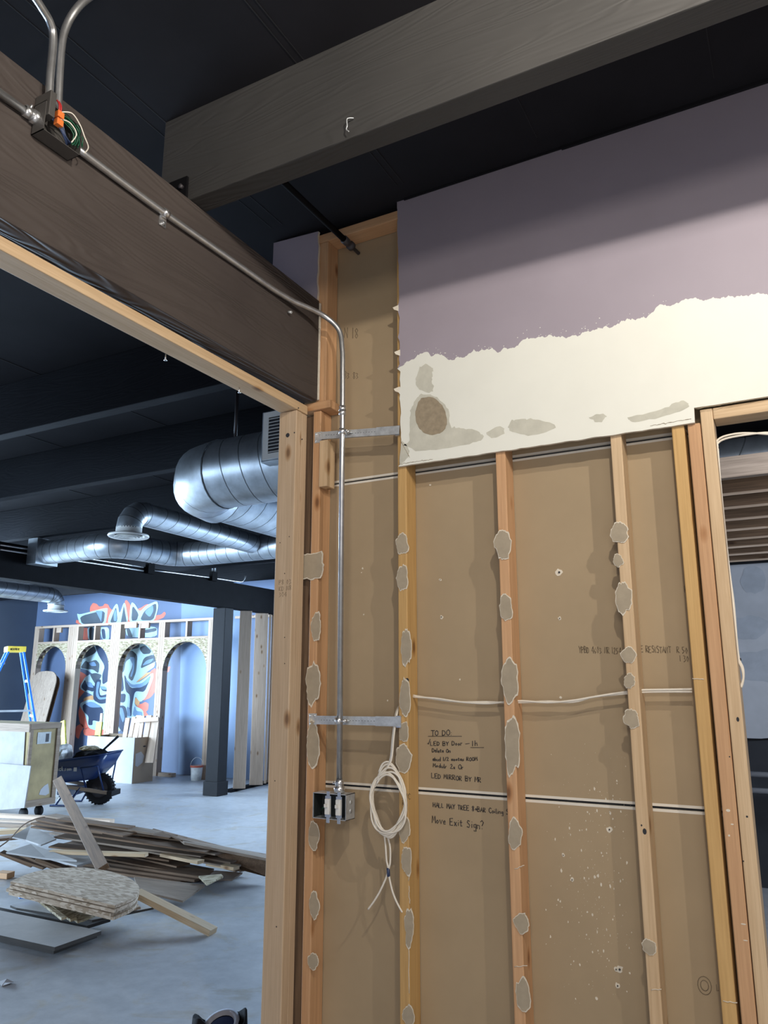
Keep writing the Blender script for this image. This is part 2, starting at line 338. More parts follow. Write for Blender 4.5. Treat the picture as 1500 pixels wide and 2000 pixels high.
def write(bm, s, o, u, v, h, r=.0012, mi=0, sp=.72, jit=.05, seed=1):
    rr = random.Random(seed); o, u, v = Vector(o), Vector(u).normalized(), Vector(v).normalized(); x = 0
    for ch in s:
        if ch == ' ': x += .55*h; continue
        dy = rr.uniform(-jit, jit)*h; k = rr.uniform(.9, 1.1)
        for st in G.get(ch, []):
            tube(bm, [o+u*(x+p[0]*h*k)+v*(p[1]*h*k+dy) for p in st], r, 4, True, mi)
        x += (sp if ch.isupper() or ch.isdigit() else sp*.8)*h*(.6 if ch in 'Ii1l:' else 1)
def wline(s, x0, y0, x1, y1, hpx, seed, r=.0015, mi=5):
    a = at(x0, y0, 'Y', YB-.0008); b = at(x1, y1, 'Y', YB-.0008); h = (at(x0, y0-hpx, 'Y', YB-.0008)-a).length
    n = sum((.55 if c == ' ' else (.72 if c.isupper() or c.isdigit() else .58)*(.6 if c in 'Ii1l:' else 1)) for c in s)
    k = (b-a).length/(n*h)
    # letters keep their height, spacing fills the line
    rr = random.Random(seed); x = 0; u = (b-a).normalized(); v = Vector((0, 0, 1))
    for ch in s:
        if ch == ' ': x += .55*h*k; continue
        dy = rr.uniform(-.06, .06)*h; kk = rr.uniform(.9, 1.12)
        for st in G.get(ch, []): tube(bm, [a+u*(x+p[0]*h*min(k, 1.25)*kk)+v*(p[1]*h*kk+dy) for p in st], r, 4, True, mi)
        x += (.72 if ch.isupper() or ch.isdigit() else .58)*(.6 if ch in 'Ii1l:' else 1)*h*k
wline('TO DO:', 842, 1437, 884, 1436, 10, 1)
tube(bm, [at(836, 1438, 'Y', YB-.0008), at(902, 1438, 'Y', YB-.0008)], .001, 4, True, 5)
wline('~', 835, 1456, 842, 1453, 8, 2); wline('LED BY Door', 841, 1456, 905, 1456, 8, 3)
tube(bm, [at(909, 1453, 'Y', YB-.0008), at(917, 1452, 'Y', YB-.0008)], .0011, 4, True, 5)
wline('1h', 922, 1457, 936, 1456, 11, 4); tube(bm, [at(919, 1460, 'Y', YB-.0008), at(945, 1460, 'Y', YB-.0008)], .0011, 4, True, 5)
wline('Delete On', 844, 1469, 881, 1470, 7, 5)
wline('ebud 1/2 mootas ROOM', 845, 1486, 933, 1486, 7, 6)
wline('Modulr 2x Or', 846, 1498, 907, 1503, 8, 7)
wline('LED MIRROR BY MR', 843, 1519, 941, 1528, 9, 8)
wline('HALL MAY TREE 8+BAR Coiling Sx', 846, 1576, 1000, 1592, 9, 9)
wline('Move Exit Sign?', 844, 1607, 946, 1620, 14, 10)
# faint factory print on the paper
for (x0, y0, x1, y1, h) in ((1126, 1275, 1215, 1277, 12), (1252, 1274, 1345, 1276, 12)):
    wline('GYPBD 4603 NR 1254' if x0 < 1200 else 'E RESISTANT FR 50', x0, y0, x1, y1, h, 20, .0012, 6)
wline('1 30', 1328, 1292, 1347, 1292, 12, 22, .0012, 6); wline('83 83', 672, 740, 702, 740, 13, 23, .0012, 6); wline('N 18', 672, 660, 702, 660, 18, 24, .0012, 6)
wline('FR', 1330, 1158, 1345, 1158, 14, 25, .001, 6)
for rr_ in (.011, .019):
    c = at(1376, 1925, 'Y', YB-.0008); tube(bm, [c+Vector((cos(i*pi/8)*rr_, 0, sin(i*pi/8)*rr_*1.3)) for i in range(17)], .001, 4, True, 6)
wline('UL', 1394, 1935, 1406, 1935, 12, 26, .001, 6)
struct('wall_back', WALL_BACK_BM, ['drywall_paper', 'white_edge', 'dark_void', 'gypsum', 'dark_void', 'ink', 'faded_ink'])

# other walls of the two rooms and the space behind
bm = bmesh.new(); add_box(bm, -15, -9.6, 11.2, 11.4, 0, 3.62); add_box(bm, -9.6, 4.2, 11.2, 11.4, 0, 3.62)
# painted mural on the far wall, flat on its plane
def mp(pts, mi, lay):
    P = [at(90+x/4.545, 1160+y/4.545, 'Y', 11.2-.002*lay) for x, y in pts]
    if len(P) > 3:                        # round the outline
        q = []
        for i in range(len(P)):
            a, b, c = P[i-1], P[i], P[(i+1) % len(P)]; q += [b.lerp(a, .22), b*.85+(a+c)*.075, b.lerp(c, .22)]
        P = q
    add_poly(bm, P, (0, -1, 0), .0015, mi)
RED, ORA, SLA, NAV, SKY, WHI, PAL = 1, 2, 3, 4, 5, 6, 7
a4 = [at(356, 1120, 'Y', 11.199), at(470, 1120, 'Y', 11.199), at(470, 1530, 'Y', 11.199), at(347, 1530, 'Y', 11.199)]
for p in a4: p.z = max(.002, min(3.6, p.z))
add_poly(bm, a4, (0, -1, 0), .001, PAL)
for pts in ([(262, 262), (268, 228), (300, 240), (392, 200), (388, 120), (415, 78), (450, 88), (470, 112), (505, 108), (520, 85), (550, 92), (568, 130), (640, 170), (700, 150), (698, 62), (715, 52), (745, 90), (755, 140), (830, 130), (895, 88), (935, 100), (960, 190), (1020, 185), (1050, 155), (1065, 175), (1040, 215), (900, 260), (400, 290)],
            [(308, 300), (372, 300), (380, 412), (308, 405)], [(258, 672), (330, 700), (385, 745), (400, 785), (340, 870), (300, 915), (265, 965), (240, 1000), (245, 880), (258, 780)],
            [(310, 960), (400, 930), (380, 1000), (352, 1070), (385, 1180), (345, 1205), (300, 1150), (285, 1050)], [(262, 1180), (310, 1148), (335, 1180), (305, 1230), (290, 1290), (262, 1270)],
            [(325, 1205), (385, 1180), (440, 1215), (600, 1180), (600, 1275), (340, 1262)], [(920, 690), (978, 650), (985, 840), (930, 920), (860, 950), (850, 915), (920, 800)],
            [(795, 985), (850, 975), (880, 958), (912, 975), (905, 1030), (885, 1045), (915, 1085), (850, 1080), (830, 1030)], [(1065, 655), (1105, 640), (1090, 690), (1068, 700)]): mp(pts, RED, 1)
for pts in ([(330, 925), (420, 895), (440, 935), (340, 975)], [(470, 560), (520, 620), (500, 720), (470, 650)], [(770, 770), (870, 705), (940, 690), (880, 740), (800, 790)], [(780, 920), (840, 930), (820, 1000), (790, 980)], [(590, 300), (640, 300), (640, 380), (590, 380)]): mp(pts, ORA, 2)
for pts in ([(272, 172), (300, 183), (548, 118), (545, 160), (528, 275), (300, 275)], [(545, 265), (560, 190), (618, 88), (638, 92), (652, 180), (688, 78), (706, 85), (735, 265)], [(735, 265), (748, 105), (762, 72), (788, 88), (830, 160), (895, 98), (985, 60), (1000, 110), (960, 250)],
            [(365, 295), (440, 295), (440, 410), (372, 410)], [(470, 295), (560, 295), (562, 410), (500, 410)], [(700, 300), (985, 285), (985, 385), (720, 385)],
            [(283, 605), (315, 525), (380, 462), (430, 446), (510, 465), (560, 590), (562, 1190), (450, 1215), (375, 1190), (345, 1065), (300, 1000), (305, 968), (375, 938), (425, 945), (420, 900), (310, 850), (300, 820), (345, 738), (390, 712), (420, 715), (350, 668), (288, 660)],
            [(645, 600), (690, 500), (780, 440), (880, 438), (950, 520), (972, 640), (900, 690), (790, 790), (840, 775), (950, 695), (955, 740), (890, 915), (835, 965), (790, 905), (785, 990), (860, 1030), (868, 1090), (740, 1100), (640, 1240), (625, 1130), (630, 870), (690, 860), (650, 780)]): mp(pts, WHI, 3)
for pts in ([(298, 198), (525, 140), (510, 270), (318, 270)], [(566, 255), (590, 190), (622, 108), (634, 250)], [(664, 250), (690, 104), (716, 250)], [(756, 240), (766, 98), (822, 178), (805, 235)], [(832, 235), (872, 150), (975, 78), (980, 140), (950, 235)],
            [(378, 300), (430, 300), (430, 410), (385, 410)], [(290, 595), (318, 530), (380, 470), (422, 455), (452, 520)], [(302, 658), (350, 590), (375, 610), (440, 582), (476, 620), (465, 708), (420, 672), (370, 668)], [(388, 712), (440, 700), (500, 720), (440, 805), (405, 750)],
            [(662, 600), (690, 530), (760, 498), (812, 545), (800, 690), (765, 778), (725, 740), (768, 640), (760, 562), (705, 600), (690, 690), (668, 700)], [(832, 475), (880, 455), (935, 505), (920, 532), (862, 535), (835, 500)], [(835, 665), (868, 565), (955, 535), (972, 600), (900, 635)], [(700, 520), (720, 475), (790, 450), (830, 440), (825, 480), (770, 490)],
            [(710, 305), (740, 305), (770, 385), (730, 385)], [(870, 320), (980, 300), (980, 330), (880, 350)]): mp(pts, SLA, 4)
for pts in ([(432, 448), (500, 465), (558, 600), (556, 770), (500, 808), (497, 720), (522, 640), (462, 540)], [(308, 825), (345, 757), (360, 810), (432, 812), (420, 872), (362, 850), (352, 868)], [(440, 760), (492, 758), (470, 860), (482, 905), (555, 885), (555, 965), (482, 978), (420, 942), (418, 880)],
            [(322, 985), (400, 955), (515, 1020), (480, 1135), (412, 1120), (412, 1165), (372, 1165), (378, 1085), (328, 1040)], [(640, 890), (708, 884), (698, 965), (640, 960)], [(628, 990), (702, 992), (722, 1080), (690, 1180), (680, 1230), (640, 1180)], [(650, 650), (680, 740), (690, 860), (640, 870)],
            [(692, 700), (740, 835), (842, 832), (918, 765), (872, 872), (800, 862), (782, 885), (762, 1000), (758, 1085), (735, 1085), (748, 900), (704, 862)], [(480, 830), (555, 840), (555, 870), (500, 860)], [(490, 310), (520, 310), (530, 400), (500, 400)]): mp(pts, NAV, 5)
for pts in ([(340, 975), (400, 952), (500, 1005), (400, 1010)], [(372, 612), (430, 600), (450, 640), (400, 640)], [(450, 780), (480, 780), (460, 870), (475, 920), (540, 915), (540, 930), (470, 940), (440, 900)], [(700, 750), (760, 808), (850, 795), (930, 718), (900, 800), (830, 835), (745, 826)], [(735, 560), (790, 560), (780, 680), (760, 740), (745, 730), (775, 640)],
            [(355, 780), (400, 785), (425, 835), (370, 825)], [(470, 820), (520, 820), (545, 850), (500, 850)], [(715, 1000), (740, 1010), (750, 1085), (720, 1085)], [(785, 990), (800, 1040), (850, 1045), (855, 1080), (765, 1085)], [(640, 1010), (680, 1010), (700, 1100), (680, 1150)], [(870, 160), (950, 95), (955, 150), (920, 210)], [(850, 640), (890, 590), (960, 570), (930, 610)], [(440, 150), (500, 150), (490, 250)], [(600, 170), (622, 130), (628, 240), (600, 240)]): mp(pts, SKY, 6)
struct('wall_far', bm, ['blue_wall', 'mural_red', 'mural_orange', 'mural_slate', 'mural_navy', 'mural_sky', 'mural_white', 'pale_blue_wall'])
bm = bmesh.new()
add_box(bm, -15, -14.6, -3.2, 11.2, 0, .5); add_box(bm, -15, -14.6, -3.2, 11.2, 3.0, 3.62)
add_box(bm, -15, -14.6, -3.2, .5, .5, 3.0); add_box(bm, -15, -14.6, 8.6, 11.2, .5, 3.0); struct('wall_left', bm, 'grey_blue_wall')
bm = bmesh.new(); add_box(bm, -14.6, 4.2, -3.2, -3.0, 0, .3); add_box(bm, -14.6, 4.2, -3.2, -3.0, 3.0, 3.62); add_box(bm, -4, 4.2, -3.2, -3.0, .3, 3.0); add_box(bm, -14.6, -13, -3.2, -3.0, .3, 3.0); struct('wall_front', bm, 'light_wall')
bm = bmesh.new(); add_box(bm, 4.0, 4.2, -3.0, 11.2, 0, 3.62); struct('wall_right', bm, 'light_wall')
bm = bmesh.new(); add_box(bm, -1.36, -1.26, 2.74, 11.2, 0, 3.62); struct('wall_middle', bm, 'grey_blue_wall')
bm = bmesh.new(); add_box(bm, RX1, 4.0, YB-.089, YB+.02, 0, 3.62); add_box(bm, RX0, RX1, YB, YB+.02, 2.49, 3.62); struct('wall_back_right', bm, 'drywall_paper')
# far wall of the room seen through the doorway: patched grey panel over a dark gap
bm = bmesh.new()
pts = [Vector((-1.26, 7.3, 2.62)), Vector((3.9, 7.3, 2.62)), Vector((3.9, 7.3, 1.18))]
for i in range(60):
    t = i/59; pts.append(Vector((3.9-5.16*t, 7.3, 1.17+noise.noise(Vector((t*90, 0, 0)))*.035)))
add_poly(bm, pts, (0, -1, 0), .05)
for x, y, rx, rz, s in ((1472, 1133, .10, .12, 1), (1462, 1225, .16, .10, 2), (1500, 1300, .30, .14, 3)):
    c = at(x, y, 'Y', 7.298)
    add_poly(bm, [c+Vector((cos(i*pi/20)*rx*(1+.3*noise.noise(Vector((cos(i*pi/20)*1.5, sin(i*pi/20)*1.5, s)))), 0, sin(i*pi/20)*rz*(1+.3*noise.noise(Vector((cos(i*pi/20)*2, sin(i*pi/20)*2, s+4)))))) for i in range(40)], (0, -1, 0), .001, 1)
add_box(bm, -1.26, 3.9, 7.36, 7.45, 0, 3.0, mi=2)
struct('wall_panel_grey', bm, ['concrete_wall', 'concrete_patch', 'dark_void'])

# windows that let the daylight in (beyond the left edge of the picture)
def window(name, x0, x1, y0, y1, z0, z1, horiz):
    bm = bmesh.new()
    n = 4
    if horiz:
        for i in range(n+1):
            x = x0+(x1-x0)*i/n; add_box(bm, x-.04, x+.04, y0, y1, z0, z1)
        for z in (z0, z1-.08): add_box(bm, x0, x1, y0, y1, z, z+.08)
    else:
        for i in range(n+1):
            y = y0+(y1-y0)*i/n; add_box(bm, x0, x1, y-.04, y+.04, z0, z1)
        for z in (z0, z1-.08): add_box(bm, x0, x1, y0, y1, z, z+.08)
    struct(name, bm, 'black_paint')
window('window_1', -13, -4, -3.14, -3.08, .3, 3.0, True); window('window_2', -14.84, -14.78, .5, 8.6, .5, 3.0, False)

# ---------------------------------------------------------------- header beam and roof beams
def tag(o, label, cat, group=None): return setp(o, label, cat, group)
XB = -1.72
tag(box('header_beam', -1.87, XB, -1.2, 2.594, 2.785, 3.25, 'painted_beam_Y', bev=.003), 'dark brown painted timber header beam carrying the metal conduit', 'beam')
o = tag(box('header_plate', -1.857, -1.768, -1.2, 2.594, 2.728, 2.768, 'fresh_pine_Y', bev=.004), 'long bare pine board under the dark header beam', 'board')
for px, py in ((323, 693), (467, 757)):
    bm = bmesh.new(); p = at(px, py, 'Z', 2.728); tube(bm, [p+Vector((0, 0, .01)), p+Vector((.006, -.004, -.022))], .0025, 6); lathe(bm, [(.0, 0), (.006, 0), (.006, .002), (0, .002)], Matrix.Translation(p+Vector((.006, -.004, -.024))), 8)
    mk('nail', bm, 'shiny_metal', o)
roof = [(-1.868, 3.99, 1.77, 'wide dark painted roof beam crossing above the mauve drywall panel'),
        (-14.55, -1.90, 1.77, None), (-14.55, -1.38, 3.14, 'dark roof beam seen highest through the left opening'), (-14.55, -1.38, 4.32, 'dark roof beam just above the large duct end'),
        (-14.55, -1.38, 5.72, 'dark roof beam right behind the round diffuser duct'), (-14.55, -1.38, 7.05, 'dark roof beam above the zigzag duct'), (-14.55, -1.38, 8.5, 'dark roof beam over the arched frame area'), (-14.55, -1.38, 9.9, 'dark roof beam nearest the mural wall')]
for x0, x1, y, lab in roof:
    if lab is None: continue
    z1 = 3.62
    o = box('roof_beam', x0, x1, y, y+.085, 3.252, z1, 'painted_beam_X' if y < 2 else 'black_beam_X', bev=.004)
    setp(o, lab, 'beam', 'roof beams' if y > 2 else None)
o = bpy.data.objects['roof_beam']
# steel hanger where the big beam lands on the header, with a staple and wire hanging from it
h = empty('beam_hanger', (-1.79, 1.70, 3.25), 'small black steel hanger where the wide beam meets the header beam', 'bracket')
bm = bmesh.new(); add_box(bm, -1.845, -1.73, 1.695, 1.765, 3.25, 3.258); add_box(bm, -1.845, -1.73, 1.757, 1.766, 3.25, 3.34); mk('plate', bm, 'black_paint', h)
for k in range(3):
    bm = bmesh.new(); lathe(bm, [(0, 0), (.009, 0), (.009, .012), (0, .012)], Matrix.Translation((-1.82+.035*k, 1.757, 3.30-.012*(k % 2))) @ Matrix.Rotation(pi/2, 4, 'X'), 6); mk('bolt', bm, 'hub_dark', h)
p = at(684, 255, 'Y', 1.765)
tag(tubeobj('wire_hook', spline([p+Vector((.012, 0, .04)), p+Vector((-.004, -.012, .035)), p+Vector((-.004, -.012, .01)), p+Vector((-.008, -.01, .0)), p+Vector((.002, -.012, -.012))]), .0018, 'zinc_bracket', seg=6), 'tiny bent wire hook on the wide beam face', 'hook')
# black rod from the ceiling zone to the wall
r = empty('black_pipe', (-1.575, 1.9, 3.49), 'thin black pipe running from the wide beam to the top of the stud bay', 'pipe')
tubeobj('tube', [(-1.58, 1.86, 3.49), (-1.575, 2.56, 3.49)], .013, 'black_paint', r, 12)
bm = bmesh.new(); lathe(bm, [(.013, 0), (.018, .002), (.018, .03), (.014, .034), (.014, .05), (.02, .052), (.02, .07), (.008, .074), (.008, .13)], Matrix.Translation((-1.575, 2.555, 3.49)) @ Matrix.Rotation(-pi/2, 4, 'X'), 12); mk('fitting', bm, 'hub_dark', r, smooth=True)

# ---------------------------------------------------------------- studs
YF = 2.611; YS = 2.697
def stud(x0, x1, z0, z1, mat, label, name='wall_stud', y0=YF, y1=YS, group=None):
    return tag(box(name, x0, x1, y0, y1, z0, z1, mat, bev=.0035), label, 'stud', group)
s1 = stud(-1.750, -1.712, 0, 2.745, 'aged_fir_Z', 'reddish stud left of the conduit with torn drywall scraps on it')
s1u = stud(-1.742, -1.690, 2.785, 3.545, 'aged_fir_Z', 'upper stud standing above the small block beside the header beam end', 'upper_stud')
s2 = stud(-1.345, -1.306, 0, 3.545, 'yellow_pine_Z', 'orange-yellow stud with a hole, under the torn left edge of the cream drywall')
s3 = stud(-.935, -.897, 0, 3.545, 'aged_fir_Z', 'pinkish stud right of the handwritten list, dotted with oval paper scraps')
s4 = stud(-.515, -.477, 0, 3.545, 'fresh_pine_Z', 'pale stud with round paper scraps and a dark knot hole, leaning slightly')
s5 = stud(-.313, -.273, 0, 2.443, 'yellow_pine_Z', 'leftmost of the three studs packed together at the doorway')
s6 = stud(-.263, -.223, 0, 2.443, 'aged_fir_Z', 'orange middle stud of the three packed together at the doorway')
s7 = stud(-.2205, -.182, 0, 2.487, 'fresh_pine_Z', 'pale jamb stud beside the doorway opening, taller than its neighbours')
tag(box('door_header', -.1815, RX1, YF, YS, 2.447, 2.487, 'fresh_pine_X', bev=.0035), 'pale flat board across the top of the doorway at right', 'board')
stud(.985, 1.02, 0, 2.445, 'fresh_pine_Z', 'far jamb stud outside the picture at right') if False else None
tag(box('top_plate', -1.742, -1.30, YF, YS, 3.547, 3.588, 'aged_fir_X'), 'brown horizontal plate above the tall narrow stud bay', 'board')
tag(box('ledge_block', -1.80, -1.66, 2.60, YS, 2.747, 2.783, 'aged_fir_X'), 'short flat block on top of the stud below the header beam end', 'block')
tag(box('side_block', -1.708, -1.668, 2.598, 2.66, 2.403, 2.605, 'fresh_pine_Z'), 'short pale wood block beside the stud under the upper bracket', 'block')
stud(-1.852, -1.762, 0, 2.74, 'brown_lumber_Z', 'dark brown stud in the narrow gap behind the double post', y0=2.64, y1=2.697)
# double post of the left opening
pA = tag(box('opening_post', -1.857, -1.768, 2.512, 2.552, 0, 2.726, 'post_pine_Z', bev=.004), 'wide pale front post of the left opening with a drilled hole near its top', 'post')
pB = tag(box('opening_post', -1.855, -1.770, 2.554, 2.594, 0, 2.726, 'post_pine_Z', bev=.004), 'second post directly behind the front post of the left opening', 'post')
for x, y, s in ((562, 850, .0095), (583, 797, .003), (575, 845, .003), (590, 858, .003), (547, 1060, .002), (565, 1048, .002), (556, 1120, .002), (556, 1245, .002), (556, 1296, .002), (537, 1525, .0022), (540, 1810, .0025)):
    bm = bmesh.new(); p = at(x, y, 'Y', 2.5118); lathe(bm, [(0, .0006), (s, .0006), (s, 0)], Matrix.Translation(p) @ Matrix.Rotation(pi/2, 4, 'X'), 12)
    mk('drill_hole', bm, 'dark_void', pA)
def stampmesh(lines, x, y, hpx, Y, seed, parent, mat='faded_ink', ax='Y'):
    global bm
    bm = bmesh.new(); sv = 0
    for k, s in enumerate(lines):
        a = at(x, y+k*hpx*1.35, ax, Y); h = (at(x, y+k*hpx*1.35-hpx, ax, Y)-a).length
        write(bm, s, a, (1, 0, 0) if ax == 'Y' else (0, 1, 0), (0, 0, 1), h, .0008, 0, .7, .02, seed+k)
    mk('stamp', bm, mat, parent)
stampmesh(['P8 03', 'KD N8', '304 Z'], 545, 1142, 9, 2.5118, 3, pA)
stampmesh(['A/C', 'Rm'], 786, 1560, 10, YF-.0004, 5, s2, 'ink')

def remnant(px, py, rx, ry, parent, seed, Y=None, flag=None):
    """torn paper facing left on a stud, with a ragged gypsum rim"""
    Y = (YF if Y is None else Y)-.0045
    c = at(px, py, 'Y', Y); sc = (at(px+1, py, 'Y', Y)-c).length; sz = (at(px, py+1, 'Y', Y)-c).length
    n = 36; P = []; Q = []
    for i in range(n):
        a = 2*pi*i/n; k = 1+.30*noise.noise(Vector((cos(a)*1.3+seed, sin(a)*1.3, seed*2.1)))+.16*noise.noise(Vector((cos(a)*4+seed, sin(a)*4, 1)))
        if flag: e = max(abs(cos(a)), abs(sin(a))); k *= .95/e
        P.append(c+Vector((cos(a)*rx*sc*k, 0, sin(a)*ry*sz*k)))
        k2 = k*(1.06+.12*abs(noise.noise(Vector((cos(a)*4+seed, sin(a)*4, 5)))))
        Q.append(c+Vector((cos(a)*(rx*sc*k2+.0005), .0018, sin(a)*(ry*sz*k2+.0008))))
    bm = bmesh.new(); add_poly(bm, Q, (0, -1, 0), .0022, 1); add_poly(bm, P, (0, -1, 0), .0015, 0)
    mk('paper_scrap', bm, ['paper_remnant', 'gypsum'], parent)
k = 0
for st, L in ((s1, ((617, 1225, 9, 24), (611, 1335, 12, 38), (610, 1455, 12, 42), (612, 1632, 9, 26), (613, 1768, 9, 24), (611, 1878, 9, 15))),
              (s2, ((785, 1062, 11, 18), (785, 1128, 10, 23), (793, 1262, 10, 32), (790, 1362, 9, 36), (788, 1430, 8, 18), (787, 1480, 13, 26), (790, 1620, 9, 24), (793, 1680, 9, 27), (799, 1812, 8, 34), (798, 1985, 10, 20))),
              (s3, ((982, 1062, 15, 26), (988, 1187, 12, 25), (996, 1328, 15, 40), (1001, 1455, 13, 55), (1006, 1630, 12, 28), (1018, 1802, 13, 20), (1021, 1946, 13, 32))),
              (s4, ((1209, 1040, 15, 21), (1207, 1094, 9, 11), (1217, 1167, 14, 29), (1228, 1280, 12.5, 16), (1229, 1329, 11, 13), (1234, 1403, 14, 18), (1268, 1850, 13, 15)))):
    for a in L: remnant(*a, st, k*1.37); k += 1
remnant(607, 1105, 22, 25, s1, 77.7, flag=True)
# knots, nails and glue strings
def discs(name, L, Y, mat, parent):
    for x, y, a, b in L:
        bm = bmesh.new(); p = at(x, y, 'Y', Y-.0006); n = 12
        add_poly(bm, [p+Vector((cos(2*pi*i/n)*a, 0, sin(2*pi*i/n)*b)) for i in range(n)], (0, -1, 0), .0006)
        mk(name, bm, mat, parent)
discs('knot_hole', ((1259, 1624, .006, .009), (1253, 1612, .0025, .003)), YF, 'dark_void', s4)
discs('cable_hole', ((795, 1329, .008, .009),), YF, 'dark_void', s2)
discs('knot_hole', ((1441, 1405, .004, .007), (1459, 1595, .003, .003), (1452, 1682, .002, .002), (1425, 1478, .002, .002)), YF, 'dark_void', s7)
bm = bmesh.new()
rn = random.Random(9)
for x0, y0, x1, y1 in ((797, 1655, 799, 1720), (799, 1730, 800, 1765), (797, 1800, 800, 1940)):
    P = [at(x0+(x1-x0)*t/10+rn.uniform(-1.2, 1.2), y0+(y1-y0)*t/10, 'Y', YF-.001) for t in range(11)]; tube(bm, P, .0012, 5)
mk('dried_glue_bead', bm, 'gypsum', s2)
for st, L in ((s3, ((1005, 1888, 1030, 1886), (1005, 1698, 1024, 1690))), (s4, ((1272, 1933, 1292, 1933),)), (s5, ((1352, 1325, 1375, 1327), (1412, 1955, 1440, 1959)))):
    for x0, y0, x1, y1 in L:
        bm = bmesh.new(); tube(bm, [at(x0+(x1-x0)*t/6, y0+(y1-y0)*t/6+rn.uniform(-1, 1), 'Y', YF-.001) for t in range(7)], .0013, 5)
        mk('dried_glue_bead', bm, 'gypsum', st)
discs('plaster_spot', ((1422, 1583, .006, .004), (1430, 1610, .004, .002), (1424, 1632, .003, .003), (1452, 1805, .007, .002), (1456, 1837, .006, .0015)), YF, 'gypsum', s6)

# ---------------------------------------------------------------- drywall panels on the front
PY = YF-.0135
def px2(x, y): return at(x, y, 'Y', PY)
bm = bmesh.new()
# torn left edge
left = []
for i in range(70):
    t = i/69; y = 398+(912-398)*t
    j = noise.fractal(Vector((t*14, 3, 0)), .7, 2.1, 4)*2.6
    for yy, d in ((602, -6), (660, -4), (762, -7), (700, -3)):
        if abs(y-yy) < 6: j += d*(1-abs(y-yy)/6)
    left.append(px2(776+(784-776)*t+j, y))
# paint boundary
bnd = [(776, 722), (790, 712), (806, 700), (830, 691), (858, 692), (880, 703), (890, 702), (905, 697), (930, 685), (950, 681), (975, 686), (1000, 678), (1030, 661), (1060, 654), (1085, 657), (1112, 660), (1140, 650), (1170, 640), (1200, 636), (1225, 626), (1262, 622), (1285, 598), (1320, 593), (1355, 584), (1400, 582), (1450, 577), (1500, 573), (1620, 566), (1800, 556)]
bd = []
for (x0, y0), (x1, y1) in zip(bnd, bnd[1:]):
    m = max(3, int((x1-x0)/2.2))
    for i in range(m):
        t = i/m; x = x0+(x1-x0)*t; y = y0+(y1-y0)*t
        y += noise.fractal(Vector((x*.09, 1.5, 0)), .6, 2.3, 5)*5.0
        bd.append(px2(x, y))
XR = 3.95
bd = [p for p in bd if p.x < XR]
zend = bd[-1].z; bd.append(Vector((XR, PY, zend)))
L_up = [p for p in left if p.z > bd[0].z+.002]; L_dn = [p for p in left if p.z < bd[0].z-.002]
upper = L_up+bd+[Vector((XR, PY, 3.618)), Vector((L_up[0].x, PY, 3.618))]
bot = []
for i in range(60):
    t = i/59; x = -.238+(-1.335+.238)*t
    bot.append(Vector((x, PY, 2.441+noise.fractal(Vector((t*22, 7, 0)), .7, 2.2, 3)*.0025)))
botr = []
for i in range(60):
    t = i/59; x = XR+(-.236-XR)*t
    botr.append(Vector((x, PY, 2.492+noise.fractal(Vector((t*70, 9, 0)), .7, 2.2, 3)*.004)))
lower = list(reversed(bd))+L_dn[:-1]+list(reversed(bot))+list(reversed(botr))
add_poly(bm, upper, (0, -1, 0), .013, 0, 2); add_poly(bm, lower, (0, -1, 0), .013, 1, 2)
def blob(pts, mi, lay, amp=2.5, seed=0):
    P = spline([Vector((x, y, 0)) for x, y in pts+[pts[0]]], 6)[:-1]
    add_poly(bm, [at(p.x+noise.fractal(Vector((p.x*.2, p.y*.2, seed)), .7, 2.2, 4)*amp, p.y+noise.fractal(Vector((p.x*.2, p.y*.2, seed+9)), .7, 2.2, 4)*amp, 'Y', PY-.0004*lay) for p in P], (0, -1, 0), .0003, mi)
blob([(818, 770), (805, 795), (800, 820), (800, 860), (790, 870), (830, 880), (900, 870), (940, 858), (935, 843), (905, 836), (880, 832), (875, 800), (850, 775)], 3, 1, 3, 1)
blob([(820, 716), (812, 745), (822, 762), (845, 765), (843, 740), (845, 722), (833, 712)], 3, 1, 3, 2)
blob([(822, 778), (812, 800), (815, 830), (835, 848), (862, 845), (873, 825), (866, 795), (845, 776)], 4, 2, 1.5, 3)
blob([(1000, 820), (995, 840), (1040, 850), (1085, 835), (1060, 822), (1030, 818)], 3, 1, 3, 4)
blob([(1225, 815), (1290, 800), (1330, 783), (1345, 795), (1300, 812), (1240, 825)], 5, 1, 3, 5)
blob([(1150, 815), (1165, 809), (1185, 812), (1170, 824)], 3, 1, 3, 6)
blob([(950, 845), (975, 832), (985, 845), (960, 856)], 5, 1, 3, 7)
blob([(785, 860), (780, 905), (792, 898), (800, 880)], 5, 1, 2, 8)
rn = random.Random(5)
for k in range(70):
    i = rn.randrange(len(bd)//2); p = bd[i]+Vector((rn.uniform(-.02, .02), -.0004, rn.uniform(.004, .05)*rn.random())); s = rn.uniform(.0008, .0022)
    add_poly(bm, [p+Vector((cos(a)*s, 0, sin(a)*s)) for a in (0, 1.2, 2.4, 3.6, 4.9)], (0, -1, 0), .0003, 1)
panel = mk('drywall_sheet', bm, ['mauve_paint', 'cream_paint', 'gypsum', 'grey_compound', 'brown_torn_paper', 'grey_compound'])
tag(panel, 'large upper drywall panel, mauve above and bare cream below a ragged paint line', 'drywall')
